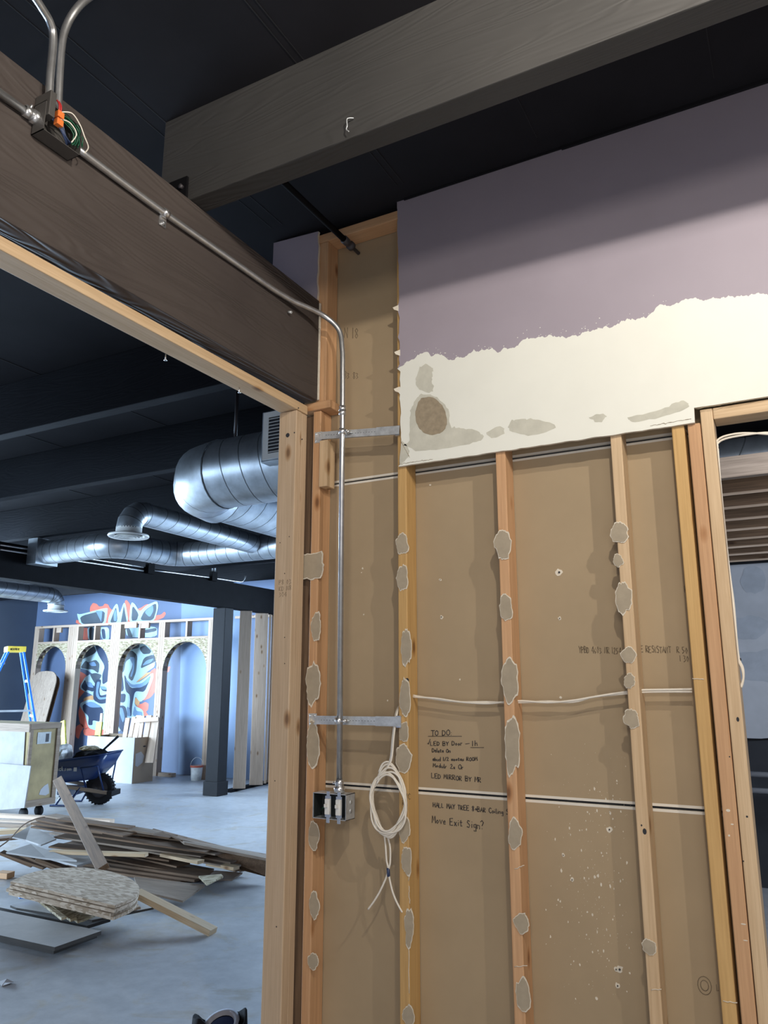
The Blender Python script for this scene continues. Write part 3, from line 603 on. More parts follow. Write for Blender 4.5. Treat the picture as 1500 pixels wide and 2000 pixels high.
# torn crumbs and lines on the bottom edge
for A, B_, sd in (((783, 906), (845, 897), 1), ((783, 862), (800, 893), 2), ((1360, 799), (1500, 775), 3), ((1270, 832), (1350, 818), 4)):
    bm = bmesh.new(); P = [px2(A[0]+(B_[0]-A[0])*i/24, A[1]+(B_[1]-A[1])*i/24+noise.noise(Vector((i*.6, sd, 0)))*3)+Vector((0, -.0005, 0)) for i in range(25)]
    tube(bm, P, [.0006+.0016*abs(noise.noise(Vector((i*.7, sd, 3)))) for i in range(25)], 5)
    mk('torn_paper_edge', bm, 'brown_torn_paper', panel)
for i, (x, y) in enumerate(((770, 603), (772, 762), (773, 690))):
    c = px2(x, y); bm = bmesh.new()
    add_poly(bm, [c+Vector((.02, 0, .012)), c+Vector((-.004, -.006, .004)), c+Vector((.001, -.004, -.006)), c+Vector((.02, 0, -.015))], (0, -1, 0), .003); mk('torn_flap', bm, 'gypsum', panel)
# stub panel beside the beam top
bm = bmesh.new(); P = [Vector((-1.985, PY, 3.615)), Vector((-1.985, PY, 3.255))]
for i in range(24):
    t = i/23; P.append(Vector((-1.735+noise.fractal(Vector((t*9, 2, 0)), .7, 2, 3)*.008, PY, 3.02+(3.60-3.02)*t)))
P.insert(2, Vector((-1.871, PY, 3.255))); P.insert(3, Vector((-1.871, PY, 3.02)))
add_poly(bm, P, (0, -1, 0), .013, 0, 1)
# keep it out of the beam: only the part above the beam
tag(mk('drywall_strip', bm, ['mauve_paint', 'gypsum']), 'small grey-mauve drywall scrap at the ceiling left of the tall stud bay', 'drywall')
bm = bmesh.new(); add_box(bm, -1.99, -1.75, YF, 2.72, 3.255, 3.62); add_box(bm, -1.99, -1.875, YF, 2.72, 2.9, 3.255); struct('wall_back_end', bm, 'ceiling_black')
bm = bmesh.new(); add_box(bm, -.62+.0, 3.95, PY-.012, PY-.001, 3.607, 3.619); add_box(bm, -1.3, 3.95, PY-.008, PY-.001, 3.612, 3.619); struct('trim_1', bm, 'ceiling_black')
bm = bmesh.new(); add_box(bm, -1.726, -1.716, 2.5955, 2.603, 2.79, 3.24); 
tag(mk('caulk_bead', bm, 'gypsum'), 'thin cracked white line along the end of the header beam', 'caulk')

# ---------------------------------------------------------------- conduits and boxes
CR = .0112
def clipm(bm, c, axis, r):
    M = Matrix.Translation(c) @ Vector((0, 0, 1)).rotation_difference(Vector(axis)).to_matrix().to_4x4()
    lathe(bm, [(r*1.02, -.012), (r*1.35, -.011), (r*1.35, .011), (r*1.02, .012)], M, 16)
cm = empty('main_conduit', (XB+.014, 1.3, 3.11), 'long steel conduit down the header beam, bending down to the switch box', 'conduit')
zc = 3.118
path = spline([(XB+.014, 1.285, zc), (XB+.014, 1.6, zc-.002), (XB+.014, 1.95, zc+.006), (XB+.015, 2.23, zc+.012), (XB+.03, 2.36, zc+.012)], 6)[:-1]
bend = spline([(XB+.03, 2.36, 3.13), (XB+.075, 2.50, 3.125), (XB+.125, 2.555, 3.07), (-1.580, 2.563, 2.98), (-1.577, 2.563, 2.88), (-1.575, 2.563, 2.7)], 10)
tubeobj('pipe', path+bend+[Vector((-1.568, 2.563, 1.235))], CR, 'galvanised_pipe', cm, 14)
bm = bmesh.new(); clipm(bm, (-1.575, 2.563, 2.695), (0, 0, 1), CR); clipm(bm, (-1.575, 2.563, 2.712), (0, 0, 1), CR); tube(bm, [(-1.575, 2.563, 2.69), (-1.575, 2.540, 2.69)], .004, 6); tube(bm, [(-1.575, 2.563, 2.715), (-1.575, 2.540, 2.715)], .004, 6); mk('coupling', bm, 'shiny_metal', cm)
bm = bmesh.new(); clipm(bm, (-1.568, 2.563, 1.245), (0, 0, 1), CR*1.1); clipm(bm, (-1.568, 2.563, 1.222), (0, 0, 1), CR*1.35); tube(bm, [(-1.568, 2.563, 1.245), (-1.585, 2.545, 1.245)], .004, 6); mk('connector', bm, 'shiny_metal', cm)
bm = bmesh.new(); clipm(bm, (XB+.014, 1.645, zc), (0, 1, 0), CR); add_box(bm, XB+.001, XB+.006, 1.63, 1.66, zc-.045, zc-.01); tube(bm, [(XB+.004, 1.645, zc-.035), (XB+.016, 1.645, zc-.035)], .006, 6); mk('strap', bm, 'shiny_metal', cm)
bm = bmesh.new(); tube(bm, [(XB+.004, 2.36, 3.09), (XB+.02, 2.36, 3.085)], .006, 6); mk('strap_screw', bm, 'zinc_bracket', cm)
cl = empty('conduit_run', (XB+.014, -.2, 3.11), 'steel conduit on the header beam left of the open wire box', 'conduit')
tubeobj('pipe', [(XB+.014, -1.1, zc-.012), (XB+.014, 1.14, zc-.002)], CR, 'galvanised_pipe', cl, 14)
bm = bmesh.new(); clipm(bm, (XB+.014, 1.125, zc), (0, 1, 0), CR*1.1); clipm(bm, (XB+.014, 1.148, zc), (0, 1, 0), CR*1.3); tube(bm, [(XB+.014, 1.125, zc), (XB+.03, 1.125, zc+.018)], .004, 6); mk('connector', bm, 'shiny_metal', cl)
for ps, lab in ((((95, 215), (98, 150), (104, 75), (97, 42), (82, 16), (66, -8), (45, -34)), 'left of two conduits rising from the open wire box'),
                (((113, 222), (116, 150), (121, 84), (131, 48), (149, 18), (172, -4), (205, -24)), 'right of two conduits rising from the open wire box')):
    tag(tubeobj('rising_conduit', spline([at(x, y, 'X', XB+.024+.0006*max(0, 60-y)) for x, y in ps], 8), CR, 'galvanised_pipe', None, 14), lab, 'conduit')
jb = empty('junction_box', (XB+.03, 1.21, 3.075), 'open painted junction box stuffed with coloured wires on the header beam', 'box')
bx0, bx1, by0, by1, bz0, bz1 = XB+.001, XB+.052, 1.150, 1.272, 3.07, 3.162
bm = bmesh.new()
for a in ((bx0, bx0+.002, by0, by1, bz0, bz1), (bx0, bx1, by0, by0+.002, bz0, bz1), (bx0, bx1, by1-.002, by1, bz0, bz1), (bx0, bx1, by0, by1, bz0, bz0+.002), (bx0, bx1, by0, by1, bz1-.002, bz1)): add_box(bm, *a)
mk('box_shell', bm, 'painted_box_grey', jb)
bm = bmesh.new(); add_box(bm, bx0-.0, bx1+.012, by0+.002, by0+.022, bz0+.045, bz1+.03, bev=.002); mk('cover_flap', bm, 'painted_box_grey', jb)
rn = random.Random(2)
def loop(r, a0, a1, cx, cz, xo, jit):
    return [(xo+rn.uniform(-jit, jit), cx+r*cos(a)*1.1, cz+r*sin(a)) for a in [a0+(a1-a0)*i/10 for i in range(11)]]
for k in range(7): tubeobj('green_wire', spline(loop(.030+.004*k, -.8+.1*k, 2.2, 1.222, 3.115, bx1-.012+.003*(k % 4), .003), 2), .0018, 'wire_green', jb, 6)
for k in range(8): tubeobj('blue_wire', spline([(bx1-.02+.003*k, 1.175+.004*k, 3.135), (bx1-.004, 1.195+.004*k, 3.115-.002*k), (bx1-.01, 1.225+.003*k, 3.095), (bx1-.03, 1.25, 3.085+.003*k)], 4), .0017, 'wire_blue', jb, 6)
tubeobj('white_wire', spline([(bx1, 1.20, 3.160), (bx1+.01, 1.225, 3.17), (bx1+.015, 1.25, 3.15), (bx1+.02, 1.265, 3.12), (bx1+.015, 1.285, 3.10), (bx1, 1.285, 3.085)]), .0018, 'cable_white', jb, 6)
tubeobj('white_wire', spline([(bx1, 1.195, 3.135), (bx1+.012, 1.22, 3.135), (bx1+.014, 1.243, 3.115), (bx1, 1.24, 3.09)]), .0018, 'cable_white', jb, 6)
for k in range(2): tubeobj('red_wire', spline([(bx1-.006, 1.186+.006*k, 3.19), (bx1, 1.19+.006*k, 3.175), (bx1-.002, 1.192+.006*k, 3.155)]), .0026, 'wire_red', jb, 6)
for k in range(2):
    bm = bmesh.new(); add_box(bm, bx1-.008, bx1+.008, 1.184, 1.204, 3.135-.024*k, 3.154-.024*k, bev=.001)
    for j in range(4): add_box(bm, bx1+.008, bx1+.0088, 1.1855+.0045*j, 1.188+.0045*j, 3.137-.024*k, 3.152-.024*k)
    mk('orange_connector', bm, 'connector_orange', jb)

# brackets between the studs
def bracket(zl, zr, lab):
    b = empty('box_bracket', (-1.52, YF-.004, (zl+zr)/2), lab, 'bracket')
    M = frame(Vector((-1.695, YF-.014, zl)), Vector((-1.345+1.695, 0, zr-zl)), (0, -1, 0))
    L = .365
    bm = bmesh.new(); add_box(bm, 0, L, -.016, .016, 0, .002, M); add_box(bm, 0, L, .014, .016, -.010, .001, M); add_box(bm, 0, L, -.016, -.014, -.010, .001, M)
    for i in range(26): add_box(bm, .02+i*.013, .024+i*.013, -.001, .001, .002, .0024, M, mi=1)
    mk('bar', bm, ['zinc_bracket', 'duct_seam'], b)
    bm = bmesh.new(); add_box(bm, L*.72, L+.004, -.0175, .0175, .0024, .0042, M); mk('slide', bm, 'zinc_bracket', b)
    bm = bmesh.new(); M2 = Matrix.Translation((-1.722, YF-.0015, zl)); add_box(bm, -.018, .018, -.001, .001, -.024, .024, M2, bev=.0009); add_box(bm, .017, .028, -.012, .001, -.016, .016, M2)
    for dx in (-.009, .009):
        for dz in (-.015, .015): lathe(bm, [(0, .003), (.0035, .002), (.004, 0)], M2 @ Matrix.Translation((dx, -.001, dz)) @ Matrix.Rotation(pi/2, 4, 'X'), 8)
    mk('end_plate', bm, 'zinc_bracket', b)
    bm = bmesh.new(); add_box(bm, -1.349, -1.330, YF-.012, YF, zr-.022, zr+.020); mk('end_tab', bm, 'shiny_metal', b)
    bm = bmesh.new(); zz = zl+(zr-zl)*.35; clipm(bm, (-1.574, 2.563, zz), (0, 0, 1), CR*1.03); tube(bm, [(-1.558, 2.567, zz), (-1.545, 2.59, zz)], .005, 6); tube(bm, [(-1.558, 2.556, zz), (-1.545, 2.556, zz)], .004, 6); mk('pipe_clamp', bm, 'shiny_metal', b)
bracket(2.625, 2.592, 'upper galvanised bracket spanning the bay behind the conduit'); bracket(1.466, 1.468, 'lower galvanised bracket behind the conduit, beside the hanging cable')

# switch box with two toggle switches
sb = empty('switch_box', (-1.59, 2.58, 1.115), 'open metal switch box with two bare switches at the conduit foot', 'box')
x0, x1, y0, y1, z0, z1 = -1.672, -1.528, 2.545, 2.610, 1.117, 1.207
bm = bmesh.new()
for a in ((x0, x1, y1-.002, y1, z0, z1), (x0, x0+.002, y0, y1, z0, z1), (x1-.002, x1, y0, y1, z0, z1), (x0, x1, y0, y1, z0, z0+.002), (x0, x1, y0, y1, z1-.002, z1)): add_box(bm, *a)
for z in (z0+.03, z0+.06): lathe(bm, [(0, .001), (.008, .001), (.008, 0)], Matrix.Translation((x1, 2.58, z)) @ Matrix.Rotation(pi/2, 4, 'Y'), 14)
mk('box_shell', bm, 'zinc_bracket', sb)
bm = bmesh.new(); add_box(bm, x0+.0022, x1-.0022, y1-.004, y1-.0022, z0+.0022, z1-.0022); add_box(bm, x0+.0022, x0+.003, y0+.004, y1-.004, z0+.003, z1-.003); add_box(bm, x0+.003, x1-.003, y0+.004, y1-.004, z1-.0034, z1-.0024); mk('dark_interior', bm, 'box_inside', sb)
for xc in (-1.603, -1.556):
    bm = bmesh.new(); add_box(bm, xc-.007, xc+.007, y0-.003, y0-.0015, z0-.012, z1+.008, bev=.0006); add_box(bm, xc-.0125, xc+.0125, y0-.0035, y0-.002, z0+.008, z1-.008); sw = mk('switch', bm, 'shiny_metal', sb)
    bm = bmesh.new(); add_box(bm, xc-.010, xc+.010, y0-.012, y0-.0036, z0+.018, z1-.018, bev=.002); mk('switch_body', bm, 'plastic_white', sw)
    bm = bmesh.new(); add_box(bm, xc-.004, xc+.004, y0-.026, y0-.010, z0+.044, z0+.056, bev=.001); mk('toggle', bm, 'plastic_white', sw)
tubeobj('ground_wire', spline([(x0+.01, 2.59, z0+.02), (x0+.03, 2.565, z0+.035), (x0+.05, 2.57, z0+.03)]), .0012, 'wire_green', sb, 6)

# ---------------------------------------------------------------- cables
CW = .0036
cc = empty('cable_coil', tuple(at(757, 1575, 'Y', 2.62)), 'coil of white cable hanging from the left stud with two loose ends', 'cable')
P = []
top = [at(782, 1378, 'Y', 2.665), at(775, 1395, 'Y', 2.62), at(769, 1440, 'Y', 2.605), at(764, 1485, 'Y', 2.60), at(748, 1510, 'Y', 2.60), at(733, 1535, 'Y', 2.60)]
for j in range(4):
    pts = [p+Vector((.003*(j-1.5), -.003*j, 0)) for p in top]
    a0 = pi*.85; rx, ry = .062+.004*j, .125-.006*j
    c0 = at(761, 1566, 'Y', 2.60)
    loops = 1 if j < 2 else 2
    for i in range(18*loops):
        a = a0+2*pi*i/18; wob = .006*sin(i*1.3+j)
        pts.append(c0+Vector((cos(a)*(rx+wob)*(1 if i < 18 else .92), -.004*j-.003*(i//18)-.004, sin(a)*(ry+wob)*(1 if i < 18 else .86)-.004*j+.01)))
    tubeobj('cable_loop', spline(pts, 4), CW, 'cable_white', cc, 8)
for pts in (((750, 1625), (753, 1650), (755, 1680), (758, 1702), (745, 1735), (732, 1758), (719, 1776)), ((756, 1628), (762, 1655), (762, 1685), (759, 1702), (765, 1735), (774, 1760), (786, 1782))):
    tubeobj('loose_end', spline([at(x, y, 'Y', 2.612) for x, y in pts], 5), CW, 'cable_white', cc, 8)
tubeobj('tape', [at(758, 1695, 'Y', 2.612), at(759, 1712, 'Y', 2.612)], .006, 'wire_blue', cc, 8)
for j in range(2):
    pts = [(806, 1361-3*j), (850, 1364+1.5*j), (900, 1371), (950, 1374-3*j), (984, 1371+j), (1018, 1369+3*j), (1070, 1372-2*j), (1120, 1368+3*j), (1160, 1361), (1218, 1352+3*j), (1252, 1348+4*j), (1300, 1347+4*j), (1352, 1346+5*j)]
    tag(tubeobj('wall_cable', spline([at(x, y, 'Y', 2.655+.003*j) for x, y in pts], 5), CW, 'cable_white', None, 8), ('upper' if j == 0 else 'lower')+' of two white cables running level through the right-hand studs', 'cable')
for j in range(2):
    pts = [(1540, 852), (1500, 848-3*j), (1450, 846+4*j), (1415, 852+5*j), (1400, 862+4*j), (1394, 876+2*j), (1397, 920), (1402, 980), (1410, 1060), (1417, 1120), (1425, 1180), (1430, 1240), (1435, 1285), (1443, 1305), (1446-2*j, 1325), (1440, 1343)]
    tag(tubeobj('door_cable', spline([at(x+2*j+(6 if y > 870 else 0), y, 'Y', 2.66) for x, y in pts], 5), CW, 'cable_white', None, 8), ('outer' if j else 'inner')+' white cable stapled down the inside of the doorway jamb', 'cable')
for x, y in ((1400, 876), (1442, 1288)):
    c = at(x, y, 'Y', 2.666); bm = bmesh.new(); add_box(bm, c.x-.011, c.x+.008, c.y-.008, c.y+.008, c.z-.004, c.z+.004, bev=.001)
    tag(mk('cable_staple', bm, 'rubber'), ('upper' if y < 1000 else 'lower')+' black staple holding the cable to the doorway jamb', 'staple')

# ---------------------------------------------------------------- room through the doorway
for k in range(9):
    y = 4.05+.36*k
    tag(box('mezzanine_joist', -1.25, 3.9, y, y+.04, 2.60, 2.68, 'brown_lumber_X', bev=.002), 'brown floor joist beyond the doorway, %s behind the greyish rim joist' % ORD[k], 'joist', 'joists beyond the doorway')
    o = list(WM)[-1]; bm = bmesh.new(); add_box(bm, -1.25, 3.9, y-.004, y+.002, 2.592, 2.606); mk('lit_edge_strip', bm, 'white_pine_X', o)  # light on the joist's lower edge, put in as a pale strip
tag(box('joist_deck', -1.25, 3.9, 5.3, 7.3, 2.682, 2.70, 'brown_lumber_X'), 'wooden deck lying on the joists beyond the doorway', 'deck')
tag(box('rim_joist', -1.25, 3.9, 3.94, 3.98, 2.575, 2.68, 'grey_lumber_X'), 'greyish rim joist in front of the joists beyond the doorway', 'joist')

tag(tubeobj('pale_pipe', [(-.6, 6.9, .92), (3.9, 6.9, .92)], .02, 'concrete_wall'), 'upper of two grey pipes below the patched panel beyond the doorway', 'pipe')
tag(tubeobj('pale_pipe', [(-.6, 6.9, .80), (3.9, 6.9, .80)], .02, 'concrete_wall'), 'lower of two grey pipes below the patched panel beyond the doorway', 'pipe')
# ---------------------------------------------------------------- ducts
def duct(bm, pts, r, pitch=.16, seg=28, slant=True):
    """round duct along straight pieces, raised spiral seams of a second material"""
    for a, b in zip(pts, pts[1:]):
        a, b = Vector(a), Vector(b); L = (b-a).length; t = (b-a)/L; u = t.orthogonal().normalized(); v = t.cross(u)
        u = Vector((0, 0, 1)) if abs(t.z) < .5 else Vector((1, 0, 0)); u = (u-t*u.dot(t)).normalized(); v = t.cross(u)
        S_ = [(0, r, 0)]; s = pitch*.6
        while s < L-pitch*1.0:
            S_ += [(s-.004, r, 0), (s+.004, r, 1)]; s += pitch
        S_.append((L, r, 0)); rings = []
        for i, (s, rr, mi) in enumerate(S_):
            sl = pitch*.8 if (slant and 0 < i < len(S_)-1) else 0
            rings.append([bm.verts.new(a+t*(s+sl*(.5-.5*cos(2*pi*k/seg)) if sl else s)+(u*cos(2*pi*k/seg)+v*sin(2*pi*k/seg))*rr if False else a+t*(s+sl*(.5+.5*cos(2*pi*k/seg-.6)) if sl else s)+(u*cos(2*pi*k/seg)+v*sin(2*pi*k/seg))*rr) for k in range(seg)])
        for i in range(len(rings)-1):
            m = S_[i+1][2]
            for k in range(seg):
                f = bm.faces.new((rings[i][k], rings[i][(k+1) % seg], rings[i+1][(k+1) % seg], rings[i+1][k])); f.material_index = m; f.smooth = True
def elbow(bm, c, d0, d1, Rb, r, n=5, seg=28):
    """segmented elbow: starts at c heading d0, leaves heading d1; returns end"""
    d0, d1 = Vector(d0), Vector(d1); ctr = Vector(c)+d1*Rb; rings = []
    for i in range(n+1):
        a = (pi/2)*i/n; p = ctr-d1*cos(a)*Rb+d0*sin(a)*Rb; t = d0*cos(a)+d1*sin(a); v = d0.cross(d1); u = t.cross(v)
        for off, rr, m in ((-.004, r, 0), (.004, r, 1)):
            rings.append(([bm.verts.new(p+t*off+(u*cos(2*pi*k/seg)+v*sin(2*pi*k/seg))*rr) for k in range(seg)], m))
    for (A, ma), (B_, mb) in zip(rings, rings[1:]):
        for k in range(seg):
            f = bm.faces.new((A[k], A[(k+1) % seg], B_[(k+1) % seg], B_[k])); f.material_index = mb; f.smooth = True
    return ctr+d0*Rb
GM = ['galvanised_sheet', 'duct_seam']
d = empty('large_duct', (-2.6, 3.95, 3.0), 'largest galvanised duct turning a corner beside the pale post', 'duct')
bm = bmesh.new(); duct(bm, [(-1.37, 3.93, 3.0), (-3.35, 3.93, 3.0)], .235, .155); mk('main_run', bm, GM, d)
bm = bmesh.new(); elbow(bm, (-3.35, 3.93, 3.0), (-1, 0, 0), (0, 1, 0), .36, .24, 3); mk('elbow', bm, ['galvanised_sheet', 'duct_seam'], d)
bm = bmesh.new(); duct(bm, [(-3.71, 4.29, 3.0), (-3.71, 6.54, 3.0)], .215, .15); mk('branch_run', bm, GM, d)
g = empty('vent_register', (-2.6, 3.62, 2.95), 'white louvred vent register on a metal box in front of the large duct', 'vent')
bm = bmesh.new(); add_box(bm, -2.79, -2.25, 3.60, 3.69, 2.915, 3.24, bev=.004); mk('vent_box', bm, 'galvanised_sheet', g)
bm = bmesh.new()
for a in ((-2.775, -2.735, 2.93, 3.23), (-2.30, -2.26, 2.93, 3.23), (-2.735, -2.30, 2.93, 2.965), (-2.735, -2.30, 3.195, 3.23)): add_box(bm, a[0], a[1], 3.592, 3.602, a[2], a[3])
mk('vent_frame', bm, 'plastic_white', g)
bm = bmesh.new(); add_box(bm, -2.735, -2.30, 3.5975, 3.5995, 2.965, 3.195); mk('vent_opening', bm, 'dark_void', g)
bm = bmesh.new()
for i in range(11): add_box(bm, -2.735, -2.30, -.008, .008, -.0012, .0012, Matrix.Translation((0, 3.594, 2.975+.021*i)) @ Matrix.Rotation(.7, 4, 'X'))
mk('louvre', bm, 'plastic_white', g)
tag(tubeobj('duct_hanger', [(-3.27, 3.93, 3.23), (-3.27, 3.93, 3.61)], .012, 'hub_dark', None, 8), 'dark hanger rod from the ceiling to the large duct', 'rod')
def diffuser(name_parent, c, r, Rn, up):
    bm = bmesh.new(); M = Matrix.Translation(c)
    lathe(bm, [(Rn, up), (Rn, .02), (r*.98, .012), (r, .0), (r*.97, -.008), (r*.78, .0), (r*.74, .02)], M, 32); f = mk('diffuser_rim', bm, 'plastic_white', name_parent)
    for q in (.68, .5, .33, .17):
        bm = bmesh.new(); lathe(bm, [(r*q, -.012), (r*(q-.11), .012), (r*(q-.12), .012), (r*(q-.02), -.014), (r*q, -.012)], M, 28); mk('diffuser_ring', bm, 'plastic_white', f)
    bm = bmesh.new(); lathe(bm, [(0, .016), (r*.74, .018), (r*.74, .022)], M, 24); mk('diffuser_core', bm, 'dark_void', f)
d = empty('diffuser_duct', (-5.17, 6, 3.0), 'slim duct ending in a round ceiling diffuser that faces down', 'duct')
bm = bmesh.new(); duct(bm, [(-5.17, 4.98, 3.115), (-5.17, 6.57, 3.10)], .108, .15); mk('run', bm, GM, d)
bm = bmesh.new(); elbow(bm, (-5.17, 4.98, 3.115), (0, -1, 0), (0, 0, -1), .16, .112, 4); mk('elbow', bm, GM, d)
diffuser(d, (-5.17, 4.82, 2.885), .178, .112, .075)
d = empty('doorway_duct', (1.2, 4.8, 2.75), 'shiny duct crossing high behind the doorway header', 'duct')
bm = bmesh.new(); duct(bm, [(-1.25, 4.8, 2.885), (3.9, 4.8, 2.885)], .13, .2); mk('run', bm, GM, d)
d = empty('zigzag_duct', (-6.2, 6.3, 3.0), 'medium galvanised duct with a zigzag jog above the far beam', 'duct')
def pathduct(bm, pts, r, pitch, seg=28):
    n = len(pts); acc = 0; rings = []; cnt = 0
    for i in range(n):
        t = (pts[min(i+1, n-1)]-pts[max(i-1, 0)]).normalized(); u = (Vector((0, 0, 1))-t*t.z).normalized(); v = t.cross(u)
        if i: acc += (pts[i]-pts[i-1]).length
        offs = ((-.004, 0), (.004, 1)) if acc >= pitch else ((0, 0),)
        if acc >= pitch: acc = 0
        for o_, m in offs: rings.append(([bm.verts.new(pts[i]+t*o_+(u*cos(2*pi*k/seg)+v*sin(2*pi*k/seg))*r) for k in range(seg)], m))
    for (A, _), (B_, m) in zip(rings, rings[1:]):
        for k in range(seg):
            f = bm.faces.new((A[k], A[(k+1) % seg], B_[(k+1) % seg], B_[k])); f.material_index = m; f.smooth = True
zk = [Vector(q) for q in ((-1.4, 6.72, 3.08), (-3, 6.72, 3.08), (-4.5, 6.72, 3.08), (-5.6, 6.72, 3.08), (-6.12, 6.70, 3.08), (-6.34, 6.56, 3.08), (-6.42, 6.25, 3.09), (-6.50, 5.97, 3.09), (-6.70, 5.86, 3.09), (-7.1, 5.86, 3.09), (-7.57, 5.86, 3.09))]
bm = bmesh.new(); pathduct(bm, spline(zk, 16), .14, .12); mk('run', bm, GM, d)
bm = bmesh.new(); add_box(bm, -7.72, -7.56, 5.71, 6.01, 2.94, 3.24, bev=.004); mk('end_box', bm, 'galvanised_sheet', d)
d = empty('far_duct', (-11.1, 8, 2.9), 'pale duct with a diffuser at the far left, near the mural wall', 'duct')
bm = bmesh.new(); duct(bm, [(-11.15, 5.2, 3.08), (-11.15, 8.75, 3.08)], .13, .2); mk('run', bm, GM, d)
bm = bmesh.new(); elbow(bm, (-11.15, 8.75, 3.08), (0, 1, 0), (0, 0, -1), .16, .135, 4); mk('elbow', bm, GM, d)
diffuser(d, (-11.15, 8.91, 2.82), .20, .13, .1)

# ---------------------------------------------------------------- far beam, column, conduits on it
tag(box('far_beam', -7.98, -7.78, .2, 11.15, 2.765, 3.165, 'black_paint', bev=.006), 'black drop beam above the arched stud frame, resting on the column', 'beam')
c = empty('steel_column', (-7.91, 9.45, 0), 'rough black column standing on the concrete below the far beam', 'column')
bm = bmesh.new(); add_box(bm, -8.04, -7.80, 9.32, 9.52, 0, 2.764, bev=.008)
bmesh.ops.subdivide_edges(bm, edges=[e for e in bm.edges if e.calc_length() > 1], cuts=30); mk('shaft', bm, 'rubber', c)
bm = bmesh.new(); add_box(bm, -8.06, -7.78, 9.30, 9.54, 0, .2, bev=.008); mk('base', bm, 'rubber', c)
def fb(x, y): return at(x, y, 'X', -7.765)
for i, pts in enumerate((((0, 1064), (280, 1108)), ((0, 1073), (280, 1115)), ((300, 1114), (410, 1128), (465, 1136), (475, 1134), (480, 1124)))):
    tag(tubeobj('beam_conduit', spline([fb(*p) for p in pts], 4), .011, 'galvanised_pipe', None, 8), ('upper of two thin conduits along the far beam', 'lower of two thin conduits along the far beam', 'thin conduit along the right half of the far beam')[i], 'conduit')
for x, y in ((291, 1111), (415, 1126)):
    c = fb(x, y); e = empty('outlet_box', tuple(c), ('left' if x < 300 else 'right')+' small black outlet box hung on the far beam', 'box')
    bm = bmesh.new(); add_box(bm, c.x-.012, c.x+.05, c.y-.06, c.y+.06, c.z-.07, c.z+.07, bev=.004); mk('box_body', bm, 'black_paint', e)
    for s in (-.03, .03): tubeobj('riser', [c+Vector((.02, s, .06)), c+Vector((.02, s, 3.6-c.z))], .010, 'galvanised_pipe', e, 8)

# ---------------------------------------------------------------- arched stud frame
AX = [(-14.10, -13.15), (-12.93, -11.98), (-11.78, -10.83), (-10.47, -9.42)]
AX = []
for l, r_ in ((70, 128), (147.5, 212), (230.5, 305.5), (318, 403)):
    AX.append((at(l, 1300, 'Y', 10.8).x, at(r_, 1300, 'Y', 10.8).x))
af = empty('arched_partition', (-11.7, 10.85, 0), 'new stud wall framing with a row of tall arched openings before the mural', 'frame')
YA, YA2 = 10.8, 10.93
xl, xr = AX[0][0]-.14, AX[3][1]+.13
bm = bmesh.new(); add_box(bm, xl, xr, YA, YA2, 2.74, 2.785, bev=.003); mk('top_plate', bm, 'white_pine_X', af)
ZR = 2.42
def posts(x0, x1):
    n = max(1, round((x1-x0)/.055)); wd = (x1-x0)/n
    for i in range(n):
        bm = bmesh.new(); add_box(bm, x0+i*wd+.001, x0+(i+1)*wd-.001, YA, YA2, 0, 2.74, bev=.003); mk('post', bm, 'white_pine_Z', af)
posts(xl, AX[0][0]); posts(AX[0][1], AX[1][0]); posts(AX[1][1], AX[2][0]); posts(AX[2][1], AX[3][0]); posts(AX[3][1], xr)
for a, b in AX:
    bm = bmesh.new(); add_box(bm, a, b, YA, YA2, ZR, ZR+.04, bev=.003); mk('rail', bm, 'white_pine_X', af)
    m = (a+b)/2-.02
    bm = bmesh.new(); add_box(bm, m, m+.045, YA, YA2, ZR+.04, 2.74, bev=.003); mk('cripple_stud', bm, 'white_pine_Z', af)
    cx, rad = (a+b)/2, (b-a)/2; zs = ZR-.05-rad
    for Y0 in (YA, YA2-.013):
        bm = bmesh.new(); n = 20
        P = [Vector((b, Y0, ZR)), Vector((a, Y0, ZR)), Vector((a, Y0, zs))]
        P += [Vector((cx-cos(pi*i/n)*rad, Y0, zs+sin(pi*i/n)*rad)) for i in range(1, n)]+[Vector((b, Y0, zs))]
        add_poly(bm, P, (0, -1, 0), .012); mk('arch_panel', bm, 'osb_gold', af)
    # blocks following the curve between the two panels
    for i in range(0, 20):
        if i % 2: continue
        a0, a1 = pi*i/20, pi*(i+1)/20
        q = [(cx-cos(a0)*rad, zs+sin(a0)*rad), (cx-cos(a1)*rad, zs+sin(a1)*rad), (cx-cos(a1)*(rad+.05), zs+sin(a1)*(rad+.05)), (cx-cos(a0)*(rad+.05), zs+sin(a0)*(rad+.05))]
        bm = bmesh.new(); add_poly(bm, [Vector((x, YA+.013, z)) for x, z in q], (0, -1, 0), .10); mk('arch_block', bm, 'grey_lumber_X', af)
bm = bmesh.new(); add_box(bm, AX[3][0], AX[3][0]+.35, YA+.02, YA2, 0, .06); mk('sill_block', bm, 'white_pine_X', af)
for x0, x1, y in ((112, 121, 1231), (245, 268, 1222), (277, 292, 1222)):
    a, b = at(x0, y, 'Y', YA-.0), at(x1, y, 'Y', YA); bm = bmesh.new(); add_box(bm, a.x, b.x, YA-.02, YA+.02, a.z-.05, a.z+.05); mk('scrap_block', bm, 'white_pine_X', af)

